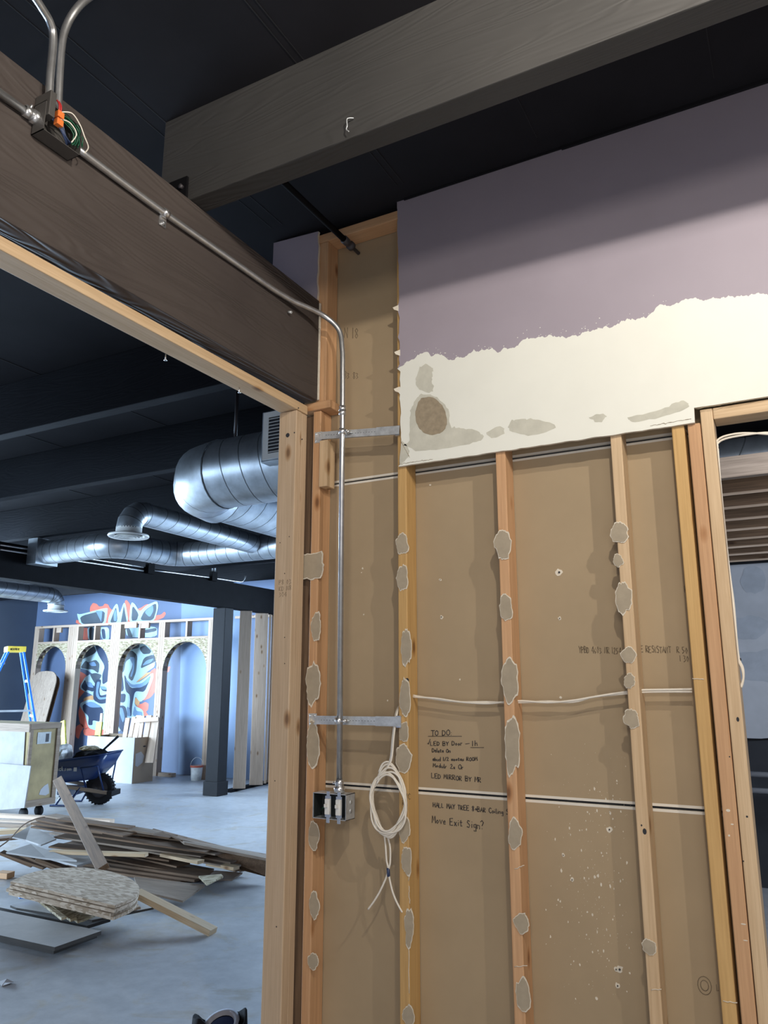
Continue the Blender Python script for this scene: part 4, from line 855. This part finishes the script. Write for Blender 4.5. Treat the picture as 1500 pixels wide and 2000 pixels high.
# partition right of the column
pf = empty('side_partition', (-8.0, 10.2, 0), 'unfinished side partition of pale boards right of the black column', 'frame')
a, b = at(446, 1548, 'Z', 0), at(530, 1528, 'Z', 0)
bm = bmesh.new(); M = frame(a, b-a, (0, 0, 1)); add_box(bm, 0, (b-a).length, -.05, .05, 0, .045, M); mk('floor_plate', bm, 'black_paint', pf)
for x0, x1, yb, mat in ((455, 479, 1540, 'white_pine_Z'), (487, 513, 1533, 'white_pine_Z'), (515, 520, 1530, 'white_pine_Z'), (521, 542, 1528, 'brown_lumber_Z')):
    p = at((x0+x1)/2, yb, 'Z', .045); wpx = (x1-x0)*(p-CAM).dot(FW)/FPX
    M = Matrix.Translation((p.x, p.y, .045)) @ Matrix.Rotation(YAW+R(8), 4, 'Z'); bm = bmesh.new(); add_box(bm, -wpx/2, wpx/2, -.02, .02, 0, 2.715, M, bev=.003); mk('board', bm, mat, pf)
bm = bmesh.new(); add_box(bm, at(455, 1300, 'Y', 10.8).x, -7.2, 10.8, 10.84, 2.74, 2.785); mk('top_rail', bm, 'white_pine_X', pf)

# ---------------------------------------------------------------- crate, cardboard box, ladder, wheelbarrow
cr = empty('plywood_crate', (-9.3, 6.9, 0), 'tall plywood crate on casters behind the lumber pile', 'crate')
X1, Y0, Y1 = -8.53, 6.60, 7.06; X0 = -10.1; ZB = .14; ZT = at(112, 1411, 'X', -8.53).z
bm = bmesh.new(); add_box(bm, X0, X1, Y0, Y1, ZB, ZT, bev=.004); mk('body', bm, 'crate_ply', cr)
bm = bmesh.new()
for a in ((X1, X1+.02, Y0, Y1, ZB, ZB+.08), (X1, X1+.02, Y0, Y1, ZT-.07, ZT), (X1, X1+.018, Y0+.002, Y0+.05, ZB+.081, ZT-.071), (X1, X1+.018, Y1-.06, Y1-.002, ZB+.081, ZT-.071)): add_box(bm, *a, bev=.003)
mk('edge_frame', bm, 'grey_lumber_Y', cr)
bm = bmesh.new(); add_box(bm, X0, X1+.02, Y0-.021, Y0-.001, ZT-.10, ZT-.001, bev=.003); mk('top_trim', bm, 'grey_lumber_X', cr)
bm = bmesh.new(); add_box(bm, X1+.001, X1+.006, Y0+.12, Y1-.14, ZT-.25, ZT-.11); mk('label_plate', bm, 'label_grey', cr)
bm = bmesh.new(); add_box(bm, X1+.006, X1+.007, Y0+.24, Y0+.29, ZT-.23, ZT-.13); mk('label_mark', bm, 'ink', cr)
bm = bmesh.new(); q = [(Y0+.22, .27), (Y0+.24, .33), (Y0+.29, .37), (Y0+.34, .39), (Y0+.36, .33), (Y0+.37, .27), (Y0+.32, .25)]
add_poly(bm, [Vector((X1+.003, y, z)) for y, z in q], (1, 0, 0), .001); mk('torn_sticker', bm, 'box_white', cr)
for x, y in ((X1-.12, Y0+.12), (X1-.12, Y1-.12), (X0+.15, Y0+.12), (X0+.15, Y1-.12)):
    bm = bmesh.new(); lathe(bm, [(0, -.025), (.06, -.022), (.06, .022), (0, .025)], Matrix.Translation((x, y, .061)) @ Matrix.Rotation(pi/2, 4, 'X'), 20); add_box(bm, x-.03, x+.03, y-.035, y+.035, .12, .14); mk('caster', bm, 'rubber', cr)
for i, (pl, yy, lab) in enumerate((([(-14, 1583), (47, 1578), (60, 1496), (-14, 1490)], 6.46, 'whitewashed plywood sheet leaning low on the crate front'), ([(-14, 1500), (45, 1496), (49, 1430), (-14, 1425)], 6.53, 'whitewashed plywood sheet leaning high on the crate front'))):
    bm = bmesh.new(); P = [at(x, y, 'Y', yy+(.0 if y > 1550 else .05)) for x, y in pl]
    for p in P: p.z = max(p.z, .002)
    add_poly(bm, P, (0, -1, 0), .012); tag(mk('plywood_sheet', bm, 'whitewashed_ply'), lab, 'plywood')
# arched-top plywood boards leaning in the first arch
for i, (x0, x1, yt, Y, m, lab) in enumerate(((60, 108, 1311, 10.45, 'grey_lumber_Z', 'front round-topped plywood board leaning in the leftmost arch'), (70, 114, 1318, 10.60, 'brown_lumber_Z', 'rear round-topped plywood board half hidden in the leftmost arch'))):
    a, b = at(x0, 1380, 'Y', Y).x, at(x1, 1380, 'Y', Y).x; zt = at(x0, yt, 'Y', Y).z; w_ = b-a
    P = [Vector((a-.12, Y-.30, 0.002)), Vector((b-.12, Y-.30, .002))]+[Vector(((a+b)/2+math.copysign(abs(cos(pi*k/14))**.6, cos(pi*k/14))*w_/2, Y-.30+.30*(zt-.22+sin(pi*k/14)*.22)/zt, zt-.22+sin(pi*k/14)*.22)) for k in range(15)]
    bm = bmesh.new(); nrm = (P[1]-P[0]).cross(P[5]-P[0]).normalized(); nrm = nrm if nrm.y < 0 else -nrm
    add_poly(bm, P, nrm, .018); tag(mk('arched_board', bm, m), lab, 'plywood')
# cardboard box
a = at(257, 1531, 'Z', 0); xl_ = at(166, 1500, 'Y', a.y).x; zt = at(258, 1441, 'Y', a.y).z; yb = at(298, 1520, 'X', a.x).y
cb = empty('cardboard_box', ((a.x+xl_)/2, a.y+.3, 0), 'tall open carton, white front and brown side, standing before the arches', 'box')
bm = bmesh.new(); add_box(bm, xl_, a.x, a.y, a.y+.006, 0, zt); mk('front_panel', bm, 'box_white', cb)
bm = bmesh.new(); add_box(bm, a.x-.006, a.x, a.y+.007, yb, 0, zt); add_box(bm, xl_, xl_+.006, a.y+.007, yb, 0, zt); add_box(bm, xl_+.007, a.x-.007, yb-.006, yb, 0, zt+.02); mk('side_panels', bm, 'cardboard', cb)
bm = bmesh.new(); lathe(bm, [(0, .001), (.035, .001), (.035, 0)], Matrix.Translation((a.x, (a.y+yb)/2, zt-.15)) @ Matrix.Rotation(pi/2, 4, 'Y') @ Matrix.Scale(.35, 4, (1, 0, 0)), 14); mk('hand_hole', bm, 'dark_void', cb)
bm = bmesh.new(); yy = (a.y+yb)/2-.1; add_poly(bm, [Vector((a.x+.002, yy+p, zt-.35+q)) for p, q in ((-.09, .09), (.03, .12), (.11, .04), (.08, -.06), (-.03, -.12), (-.08, -.1))], (1, 0, 0), .001); mk('white_label', bm, 'box_white', cb)
def stick(name, p0, p1, wd, th, mat, lab, cat, group=None, side=(0, -1, 0)):
    p0, p1 = Vector(p0), Vector(p1); M = frame(p0, p1-p0, side); bm = bmesh.new(); add_box(bm, 0, (p1-p0).length, -wd/2, wd/2, -th/2, th/2, M, bev=.002)
    return tag(mk(name, bm, mat, None, M), lab, cat, group)
bY = a.y+.25
for i, (x0, y0_, x1, y1_, w_) in enumerate(((236, 1450, 250, 1402, .10), (245, 1450, 262, 1400, .09), (254, 1450, 272, 1397, .13), (266, 1450, 280, 1398, .08), (276, 1450, 292, 1397, .12), (288, 1450, 302, 1398, .10), (296, 1450, 308, 1402, .09))):
    stick('scrap_board', at(x0, y0_+40, 'Y', bY), at(x1, y1_, 'Y', bY+.1+.02*(i % 3)), w_, .022, 'white_pine_X', 'pale offcut standing in the open carton, %s from the left in the row' % ORD[i], 'board', 'offcut boards standing in the carton')
stick('cross_board', at(258, 1408, 'Y', bY+.02), at(310, 1404, 'Y', bY+.04), .07, .02, 'white_pine_X', 'short offcut lying across the upright offcuts in the carton', 'board')
stick('yellow_level', at(126, 1478, 'Y', 9.0), at(123, 1408, 'Y', 9.05), .10, .03, 'mesh_yellow', 'yellow printed stick standing left of the wheelbarrow load', 'level')
stick('yellow_level', at(186, 1480, 'Y', 10.0), at(195, 1410, 'Y', 10.05), .14, .03, 'mesh_yellow', 'yellow printed packet poking out of the carton', 'packet')
stick('scrap_board', at(186, 1537, 'Y', 10.1), at(199, 1393, 'Y', 10.15), .06, .02, 'white_pine_X', 'single pale stick behind the yellow packet in the carton', 'board')

# step ladder
base = CAM+ray(30, 1263)*12.6; HT = base.z
L = empty('step_ladder', (base.x, base.y, 0), 'blue fibreglass step ladder with a yellow top at the far left', 'ladder')
ML = Matrix.Translation((base.x, base.y, 0)) @ Matrix.Rotation(YAW+R(33), 4, 'Z')
bm = bmesh.new(); add_box(bm, -.14, .14, -.21, .21, HT-.09, HT, ML, bev=.01); cap = mk('top_cap', bm, 'ladder_yellow', L)
bm = bmesh.new(); o_ = ML @ Vector((-.10, -.213, HT-.065)); write(bm, 'WERNER', o_, ML.to_3x3() @ Vector((1, 0, 0)), (0, 0, 1), .032, .003, 0, .72, 0, 3); mk('cap_lettering', bm, 'ink', cap)
for s in (-1, 1):
    for f, nm in ((-1, 'front_rail'), (1, 'rear_rail')):
        bm = bmesh.new(); p0 = ML @ Vector((f*.10, s*.16, HT-.05)); p1 = ML @ Vector((f*(.85 if f < 0 else .62), s*(.30), 0.0)); M = frame(p0, p1-p0, ML.to_3x3() @ Vector((1, 0, 0))); add_box(bm, 0, (p1-p0).length-.02, -.034, .034, -.014, .014, M); mk(nm, bm, 'ladder_blue', L)
for k in range(1, 8):
    t = k/8; z = HT*(1-t); x = -.10-.75*t; yw = .16+.14*t
    bm = bmesh.new(); add_box(bm, x-.045, x+.045, -yw, yw, z-.015, z+.015, ML); mk('step', bm, 'aluminium', L)
    if k in (2, 4, 6):
        x = .10+.52*t; bm = bmesh.new(); add_box(bm, x-.012, x+.012, -yw, yw, z-.02, z+.02, ML); mk('rear_brace', bm, 'aluminium', L)
bm = bmesh.new(); add_box(bm, -.40, .33, -.012, .012, HT*.54-.015, HT*.54+.015, ML @ Matrix.Translation((0, -.24, 0))); mk('spreader', bm, 'aluminium', L)
bm = bmesh.new()
p0 = ML @ Vector((-.10, -.16, HT-.05)); p1 = ML @ Vector((-.85, -.30, 0)); dd = (p1-p0)
mk('warning_label', (lambda b_: (add_box(b_, .55, 1.15, -.0185, -.0182+.037, .0361, .0375, frame(p0, dd, ML.to_3x3() @ Vector((1, 0, 0)))), b_)[1])(bm), 'label_grey', L)

# wheelbarrow, local x forward to the wheel
wc = at(193, 1571, 'Z', 0)
W = empty('wheelbarrow', (wc.x, wc.y, 0), 'dark blue wheelbarrow loaded with bags between the crate and the carton', 'wheelbarrow')
MW = Matrix.Translation((wc.x, wc.y, 0)) @ Matrix.Rotation(YAW-R(3), 4, 'Z')
tr = [((-.68, .56), (-.62, .27), .34, .20), ((.30, .70), (-.02, .34), .34, .16)]
bm = bmesh.new()
def traymesh(bm, inset):
    # outer loft: rim, mid and floor outlines with rounded corners
    outl = []
    for z_t, xa, xb, za, zb, yw in ((1, -.68, .18, .575, .69, .34), (.5, -.68, .10, .43, .51, .30), (0, -.62, -.04, .285, .345, .22)):
        ring = []
        for (sx, sy) in ((1, 1), (-1, 1), (-1, -1), (1, -1)):
            for k in range(4):
                a_ = {(1, 1): 0, (-1, 1): pi/2, (-1, -1): pi, (1, -1): 3*pi/2}[(sx, sy)]+pi/2*k/3
                rc = .09; cx = (xb if sx > 0 else xa)-sx*rc; cy = sy*(yw-rc)
                x = cx+cos(a_)*(rc-inset); y = cy+sin(a_)*(rc-inset); z = za+(zb-za)*(x-xa)/(xb-xa)+(inset if z_t == 0 else 0)
                ring.append(bm.verts.new(MW @ Vector((x, y, z))))
        outl.append(ring)
    for A, B_ in zip(outl, outl[1:]):
        for k in range(16):
            f = bm.faces.new((A[k], A[(k+1) % 16], B_[(k+1) % 16], B_[k])); f.smooth = True
    bm.faces.new(outl[-1]); return outl[0]
r0 = traymesh(bm, 0); r1 = traymesh(bm, .006)
for k in range(16): bm.faces.new((r0[k], r1[k], r1[(k+1) % 16], r0[(k+1) % 16]))
tray = mk('tray', bm, 'tray_blue', W)
bm = bmesh.new(); loopP = [r for r in [MW @ Vector(((-.68 if sx < 0 else .18)-sx*.09+cos(a_)*.09, sy*(.34-.09)+sin(a_)*.09, .575+.13*(((-.68 if sx < 0 else .18)-sx*.09+cos(a_)*.09)+.68)/.86*.885)) for (sx, sy, b0) in ((1, 1, 0), (-1, 1, pi/2), (-1, -1, pi), (1, -1, 3*pi/2)) for a_ in (b0, b0+pi/6, b0+pi/3, b0+pi/2)]]
tube(bm, loopP+[loopP[0]], .009, 6); mk('rim', bm, 'tray_blue', tray)
bm = bmesh.new(); write(bm, 'Jackson', MW @ Vector((-.52, -.337, .47)), MW.to_3x3() @ Vector((1, 0, .02)), MW.to_3x3() @ Vector((0, .1, 1)), .055, .0075, 0, .8, .0, 2); add_box(bm, -.24, -.20, -.345, -.335, .465, .515, MW); mk('lettering', bm, 'box_white', tray)
bm = bmesh.new(); lathe(bm, [(.12, -.035), (.165, -.048), (.195, -.035), (.205, 0), (.195, .035), (.165, .048), (.12, .035)], MW @ Matrix.Translation((0, 0, .206)) @ Matrix.Rotation(pi/2, 4, 'X'), 32); 
for k in range(28):
    a_ = 2*pi*k/28; add_box(bm, -.008, .008, -.034, .034, .198, .211, MW @ Matrix.Translation((0, 0, .206)) @ Matrix.Rotation(a_, 4, 'Y'))
wh = mk('tyre', bm, 'rubber', W)
bm = bmesh.new(); lathe(bm, [(0, -.05), (.03, -.05), (.04, -.02), (.122, -.03), (.122, .03), (.04, .02), (.03, .05), (0, .05)], MW @ Matrix.Translation((0, 0, .206)) @ Matrix.Rotation(pi/2, 4, 'X'), 24); mk('wheel_hub', bm, 'hub_dark', wh)
for s in (-1, 1):
    p0 = MW @ Vector((-.95, s*.27, .34)); p1 = MW @ Vector((.22, s*.115, .155)); M = frame(p0, p1-p0, (0, 0, 1)); bm = bmesh.new(); add_box(bm, 0, (p1-p0).length, -.02, .02, -.022, .022, M, bev=.003); mk('handle', bm, 'grey_lumber_X', W, M)
    bm = bmesh.new(); Q = [(-.36, s*.20, .26), (-.50, s*.22, .02), (-.58, s*.22, .012), (-.34, s*.22, .012), (-.20, s*.18, .24)]; tube(bm, [MW @ Vector(q) for q in Q], .014, 6); mk('leg', bm, 'tray_blue', W)
    bm = bmesh.new(); tube(bm, [MW @ Vector(q) for q in ((-.13, s*.13, .20), (-.16, s*.315, .50), (.07, s*.315, .53), (.10, s*.12, .19))], .012, 6); mk('tray_brace', bm, 'tray_blue', W)
bm = bmesh.new(); add_box(bm, .16, .23, -.16, .16, .12, .19, MW, bev=.005); mk('front_guard', bm, 'rubber', W)
bm = bmesh.new(); tube(bm, [MW @ Vector((-.46, -.22, .13)), MW @ Vector((-.46, .22, .13))], .012, 6); add_box(bm, -.52, -.25, -.18, .18, .14, .23, MW, bev=.01); mk('undertray', bm, 'tray_blue', W)
def lump(name, c, rx, ry, rz_, mat, lab, cat, seed, M=MW):
    bm = bmesh.new(); bmesh.ops.create_icosphere(bm, subdivisions=3, radius=1)
    for v in bm.verts:
        d_ = v.co.normalized(); k_ = 1+.22*noise.noise(d_*1.8+Vector((seed, 0, 0)))+.10*noise.noise(d_*5+Vector((0, seed, 0)))
        v.co = M @ (Vector(c)+Vector((d_.x*rx, d_.y*ry, d_.z*rz_))*k_)
    return tag(mk(name, bm, mat), lab, cat)
lump('plastic_bag', (-.55, -.02, .64), .11, .20, .15, 'plastic_wrap', 'crumpled clear plastic bag at the handle end of the wheelbarrow load', 'bag', 3)
lump('rubble_bag', (-.14, 0, .62), .25, .20, .11, 'bag_black', 'dark bag lying in the wheelbarrow load', 'bag', 6)
lump('wood_chips', (-.20, .02, .73), .14, .12, .04, 'osb_gold', 'small heap of orange-brown scraps on the dark bag', 'scraps', 8)
p0 = MW @ Vector((-.12, 0, .60)); p1 = MW @ Vector((.22, -.05, .90)); tag(tubeobj('shovel_shaft', [p0, p1], [.014, .018], 'rubber', None, 8), 'black tool handle sticking up out of the wheelbarrow', 'tool')
# bucket
b0 = at(383, 1524, 'Z', 0); B = empty('paint_bucket', (b0.x, b0.y, 0), 'small white bucket with red rim by the rightmost arch', 'bucket')
bm = bmesh.new(); lathe(bm, [(0, 0), (.085, 0), (.105, .24), (.098, .24), (.08, .01)], Matrix.Translation((b0.x, b0.y, 0)), 24); mk('pail', bm, 'bucket_white', B)
bm = bmesh.new(); lathe(bm, [(.106, .215), (.112, .22), (.112, .245), (.1, .246)], Matrix.Translation((b0.x, b0.y, 0)), 24); mk('rim', bm, 'bucket_red', B)
tubeobj('bail', [Vector((b0.x, b0.y, .235))+RT*(.11*cos(pi*i/12))+Vector((0, 0, .14*sin(pi*i/12))) for i in range(13)], .004, 'zinc_bracket', B, 6)

# ---------------------------------------------------------------- lumber pile
def slab(name, px, zs, th, mat, lab, cat='board', group=None, layers=1, side=None):
    """board whose top outline is given by points of the photo at their heights above the floor"""
    if not isinstance(zs, (list, tuple)): zs = [zs]*len(px)
    P = [at(x, y, 'Z', z) for (x, y), z in zip(px, zs)]
    n = Vector((0, 0, 0))
    for i in range(1, len(P)-1): n += (P[i]-P[0]).cross(P[i+1]-P[0])
    n.normalize(); n = n if n.z > 0 else -n
    M = frame(P[0], P[1]-P[0], n)
    bm = bmesh.new(); add_poly(bm, P, n, th, 0, None if side is None else 1)
    return tag(mk(name, bm, mat if side is None else [mat, side], None, M), lab, cat, group)
def plank(x0, y0, x1, y1, z0, z1, wd, th, mat, lab, group=None, tilt=0.0, name='plank'):
    """plank from its left to right end, its near top edge on the two photo points"""
    a, b = at(x0, y0, 'Z', z0), at(x1, y1, 'Z', z1); d_ = (b-a).normalized(); s = Vector((-d_.y, d_.x, 0)).normalized()
    n = d_.cross(s); n = n if n.z > 0 else -n; n = (n*cos(tilt)-s*sin(tilt)); s = n.cross(d_); s = s if s.y > 0 else -s
    P = [a, b, b+s*wd, a+s*wd]; bm = bmesh.new(); add_poly(bm, P, n, th); M = frame(a, d_, n)
    bmesh.ops.bevel(bm, geom=bm.edges[:], offset=.002, segments=1, affect='EDGES')
    return tag(mk(name, bm, mat, None, M), lab, 'board', group)
GP = 'long brown planks in the middle of the lumber pile'
LP = 'long brown plank somewhere within the middle of the lumber pile'
plank(-20, 1590, 215, 1602, .14, .14, .09, .038, 'white_pine_X', 'farthest pale stud lying at the back of the lumber pile')
plank(-20, 1602, 190, 1610, .12, .12, .09, .038, 'white_pine_X', 'second pale stud from the back of the lumber pile')
plank(-20, 1608, 52, 1611, .16, .16, .09, .038, 'grey_lumber_X', 'short stud with a dark end at the back left of the pile')
plank(-20, 1624, 60, 1619, .16, .16, .12, .038, 'fresh_pine_X', 'orange-tinted board end at the left of the pile')
plank(-20, 1640, 40, 1634, .18, .18, .12, .025, 'brown_lumber_X', 'short brown board end at the left of the pile, under the cable')
rows = [(88, 1593, 300, 1628, .30, .26), (110, 1600, 250, 1617, .30, .28), (60, 1614, 400, 1664, .30, .24), (150, 1613, 352, 1640, .31, .27), (97, 1626, 455, 1694, .27, .14), (105, 1634, 392, 1672, .26, .18),
        (160, 1630, 450, 1684, .25, .16), (100, 1640, 300, 1672, .24, .20), (180, 1648, 385, 1684, .22, .16), (95, 1653, 283, 1671, .22, .20), (200, 1660, 345, 1692, .20, .15), (150, 1665, 388, 1706, .17, .12), (210, 1678, 382, 1712, .13, .10), (230, 1690, 400, 1724, .09, .07),
        (120, 1606, 330, 1636, .33, .28), (240, 1640, 460, 1700, .20, .10), (170, 1670, 330, 1700, .14, .12), (200, 1622, 420, 1668, .30, .20)]
rows += [(70, 1600, 240, 1632, .33, .30), (130, 1611, 310, 1641, .33, .29), (190, 1632, 370, 1660, .28, .23), (120, 1648, 330, 1680, .24, .18), (250, 1652, 440, 1694, .17, .10), (210, 1668, 400, 1703, .15, .10), (180, 1684, 350, 1716, .10, .08), (330, 1660, 470, 1700, .15, .08), (60, 1607, 200, 1626, .33, .32), (280, 1630, 480, 1676, .27, .14)]
rows.sort(key=lambda q: q[1]+q[3])
rows = [q for k, q in enumerate(rows) if k % 7 != 5]
rn = random.Random(21)
TILT = Vector((.045, 0, 1)).normalized()          # every plank of the pile lies on this common slope, one layer each
def onslope(x, y, c):
    d_ = ray(x, y); p0 = Vector((-7, 6, c)); return CAM+d_*((p0-CAM).dot(TILT)/d_.dot(TILT))
for i, (x0, y0_, x1, y1_, z0, z1) in enumerate(rows):
    a, b = onslope(x0, y0_, .44-.0145*i), onslope(x1, y1_, .44-.0145*i); d_ = (b-a).normalized(); s_ = TILT.cross(d_); s_ = s_ if s_.y > 0 else -s_
    wd = rn.uniform(.10, .2); bm = bmesh.new(); add_poly(bm, [a, b, b+s_*wd*rn.uniform(.8, 1), a+s_*wd], TILT, .0138)
    tag(mk('plank', bm, rn.choice(('brown_lumber_X', 'grey_lumber_X', 'brown_lumber_X')), None, frame(a, d_, TILT)), 'long brown plank, %s from the back in the middle of the lumber pile' % ORD[i], 'board', GP)
for i in range(3):
    x0 = 130+30*i; plank(x0, 1690-4*i, x0+220, 1722-4*i, .024+.024*i, .024+.024*i, .2, .02, 'brown_lumber_X', 'low plank under the front of the lumber pile, %s from the left' % ORD[i], 'low planks under the pile')
slab('plywood_sheet', [(300, 1618), (355, 1640), (528, 1676), (530, 1712), (398, 1668), (262, 1640)], [.30, .30, .18, .05, .14, .26], .018, 'brown_lumber_X', 'wide dark board sloping to the right end of the pile', 'plywood')
slab('plank', [(352, 1638), (522, 1668), (524, 1677), (360, 1645)], [.30, .20, .20, .29], .02, 'grey_lumber_X', 'long thin plank on top at the right end of the pile')
for x0, y0_, x1, y1_, z, lab in ((96, 1662, 283, 1668, .235, 'light-edged plank ending near the middle of the pile front'), (312, 1667, 386, 1682, .20, 'short light-edged plank right of the frayed one'), (402, 1684, 456, 1694, .15, 'light plank end sticking out farthest right of the pile')):
    plank(x0, y0_, x1, y1_, z, z, .07, .025, 'fresh_pine_X', lab)
slab('plywood_sheet', [(262, 1712), (400, 1728), (357, 1759), (270, 1738)], [.10, .10, .06, .08], .015, 'grey_lumber_X', 'flat brown sheet corner lying in front of the pile', 'plywood')
slab('plywood_sheet', [(420, 1700), (474, 1704), (454, 1717), (400, 1716)], [.12, .08, .07, .10], .015, 'grey_lumber_X', 'grey board corner at the right front of the pile', 'plywood')
slab('wood_offcut', [(388, 1711), (432, 1707), (436, 1711), (404, 1727)], [.13, .13, .13, .12], .012, 'osb_gold', 'small pale strand-board corner resting on the pile front', 'board')
slab('plywood_sheet', [(22, 1634), (60, 1612), (110, 1638), (80, 1650), (50, 1640)], [.28, .30, .27, .25, .26], .012, 'mdf_grey', 'pale curved sheet on the left of the pile, the upper one', 'plywood')
slab('plywood_sheet', [(12, 1664), (60, 1648), (150, 1680), (90, 1676)], [.24, .26, .20, .20], .014, 'mdf_grey', 'pale curved sheet on the left of the pile, the lower one', 'plywood')
slab('plywood_sheet', [(95, 1660), (170, 1664), (185, 1680), (150, 1690), (80, 1672)], [.20, .20, .18, .16, .17], .014, 'mdf_grey', 'pale sheet just behind the round-ended strand boards', 'plywood')
for i, (x0, y0_, x1, y1_) in enumerate(((0, 1665, 62, 1690), (8, 1668, 85, 1694), (40, 1668, 112, 1697), (70, 1676, 140, 1700))):
    plank(x0, y0_, x1, y1_, .17, .06, .10, .02, 'brown_lumber_X', 'short brown plank, %s from the left in the fan left of the pile' % ORD[i], 'fan of short planks at the left of the pile')
plank(-10, 1704, 14, 1706, .05, .05, .09, .045, 'aged_fir_X', 'short reddish block at the left edge of the picture')
# leaning timber
pT, pBt = at(113, 1523, 'Y', 6.75), at(201, 1697, 'Z', .29)
pT = at(113, 1523, 'Y', 5.55); M = frame(pBt, pT-pBt, (CAM-pBt)); bm = bmesh.new(); add_box(bm, 0, (pT-pBt).length, -.045, .045, -.02, .02, M, bev=.003)
tag(mk('leaning_timber', bm, 'brown_lumber_X', None, M), 'single brown timber rising out of the pile towards the crate', 'timber')
# stack of four round-ended strand boards
out = [(18, 1722), (50, 1708), (80, 1700), (115, 1696), (160, 1695), (200, 1700), (235, 1709), (258, 1720), (269, 1732), (267, 1744), (255, 1755), (222, 1769)]
zt = .30
words = ('topmost', 'second from the top', 'third from the top', 'lowest')
for k in range(4):
    z = zt-.0215*k
    P0 = [at(x, y, 'Z', zt) for x, y in out]; P = spline([Vector((p.x+.012*sin(k*2.1), p.y+.010*cos(k*1.7), z)) for p in P0], 3)
    bm = bmesh.new(); add_poly(bm, P, (0, 0, 1), .018); tag(mk('strand_board', bm, 'osb_grey', None, frame(P[0], P[-1]-P[0], (0, 0, 1))), 'round-ended strand board, %s in its stack of four' % words[k], 'board')
for i, (q, z) in enumerate((([(60, 1746), (70, 1748), (130, 1790), (120, 1793)], .20), ([(92, 1762), (106, 1757), (150, 1792), (138, 1796)], .17), ([(118, 1772), (132, 1766), (165, 1794), (152, 1799)], .15), ([(134, 1770), (160, 1768), (186, 1786), (160, 1797)], .14), ([(70, 1752), (96, 1750), (112, 1765), (98, 1770)], .16))):
    slab('wood_offcut', q, z, .014, 'osb_gold', 'short strand-board slat under the round-ended stack, %s from the left' % ('second', 'third', 'fourth', 'fifth', 'first')[i], 'board', 'slats fanned under the round-ended boards')
slab('dark_edged_board', [(20, 1768), (100, 1750), (310, 1762), (300, 1772), (180, 1797), (32, 1773)], .11, .014, 'mdf_grey', 'grey board with a dark edge under the strand-board slats', 'board', side='edge_dark')
slab('wood_offcut', [(215, 1765), (250, 1748), (275, 1772), (230, 1781)], .13, .012, 'osb_grey', 'small triangular strand-board scrap right of the round-ended stack', 'board')
slab('blue_panel', [(24, 1735), (60, 1738), (66, 1752), (38, 1752)], .16, .012, 'ladder_blue', 'small blue scrap under the left end of the strand boards', 'scrap')
slab('plywood_sheet', [(-30, 1766), (170, 1808), (216, 1794), (120, 1770)], .065, .02, 'mdf_grey', 'grey sheet partly covered, between the slats and the front sheet', 'plywood', side='edge_dark')
slab('plywood_sheet', [(-40, 1770), (198, 1818), (107, 1850), (-40, 1818)], .095, .022, 'mdf_grey', 'large grey sheet nearest the camera at the lower left', 'plywood', side='edge_dark')
slab('plywood_sheet', [(-40, 1778), (190, 1824), (105, 1856), (-40, 1824)], .055, .022, 'mdf_grey', 'grey sheet directly under the nearest sheet at the lower left', 'plywood', side='edge_dark')
a, b = at(268, 1738, 'Z', .22), at(418, 1814, 'Z', .04); M = frame(a, b-a, (0, 0, 1)); bm = bmesh.new(); add_box(bm, 0, (b-a).length, -.045, .045, -.038, 0, M, bev=.003)
tag(mk('stud_offcut', bm, 'fresh_pine_X', None, M), 'straight pine stud slanting from the round-ended boards down to the floor', 'board')
tag(tubeobj('brown_cord', spline([at(x, y, 'Z', z) for x, y, z in ((-10, 1660, .3), (18, 1640, .33), (45, 1612, .36), (75, 1598, .37), (100, 1597, .36), (140, 1606, .34))], 6), .006, 'brown_lumber_X', None, 6), 'thin brown cord curving over the left of the pile', 'cord')
p = at(8, 1921, 'Z', .004); bm = bmesh.new(); add_poly(bm, [p+Vector(q) for q in ((-.05, 0, 0), (-.02, .03, .012), (.03, .04, 0), (.06, .0, .015), (.02, -.03, 0))], (0, 0, 1), .002)
tag(mk('paper_scrap', bm, 'box_white'), 'crumpled white paper scrap on the concrete at lower left', 'paper')
# black bag at the bottom edge
bc = Vector((-2.345, 2.885, 0)); bg = empty('tool_bag', tuple(bc), 'open black bag on the floor at the bottom edge by the post', 'bag')
bm = bmesh.new(); n = 28; prof = [(.0, .0), (.10, .0), (.118, .06), (.12, .14), (.115, .20), (.108, .20), (.10, .14), (.09, .05)]
rings = []
for r_, z in prof:
    rings.append([bm.verts.new(bc+RT*(cos(2*pi*k/n)*r_*1.0)+Vector((-RT.y, RT.x, 0))*(sin(2*pi*k/n)*r_*.72)+Vector((0, 0, z*1.08*(1+.10*sin(2*2*pi*k/n+.6)+.05*sin(5*2*pi*k/n))))) for k in range(n)])
for A, B_ in zip(rings, rings[1:]):
    for k in range(n): bm.faces.new((A[k], A[(k+1) % n], B_[(k+1) % n], B_[k])).smooth = True
mk('bag_body', bm, 'bag_black', bg)
bm = bmesh.new(); lathe(bm, [(.075, .0), (.082, .01), (.064, .014), (.056, .0)], Matrix.Translation(bc+Vector((0, .01, .185))) @ Matrix.Rotation(R(25), 4, 'X'), 24); mk('grey_ring', bm, 'lining_grey', bg)
bm = bmesh.new(); lathe(bm, [(0, .0), (.058, .0)], Matrix.Translation(bc+Vector((0, .01, .18))) @ Matrix.Rotation(R(25), 4, 'X'), 24); mk('blue_inside', bm, 'deep_blue', bg)
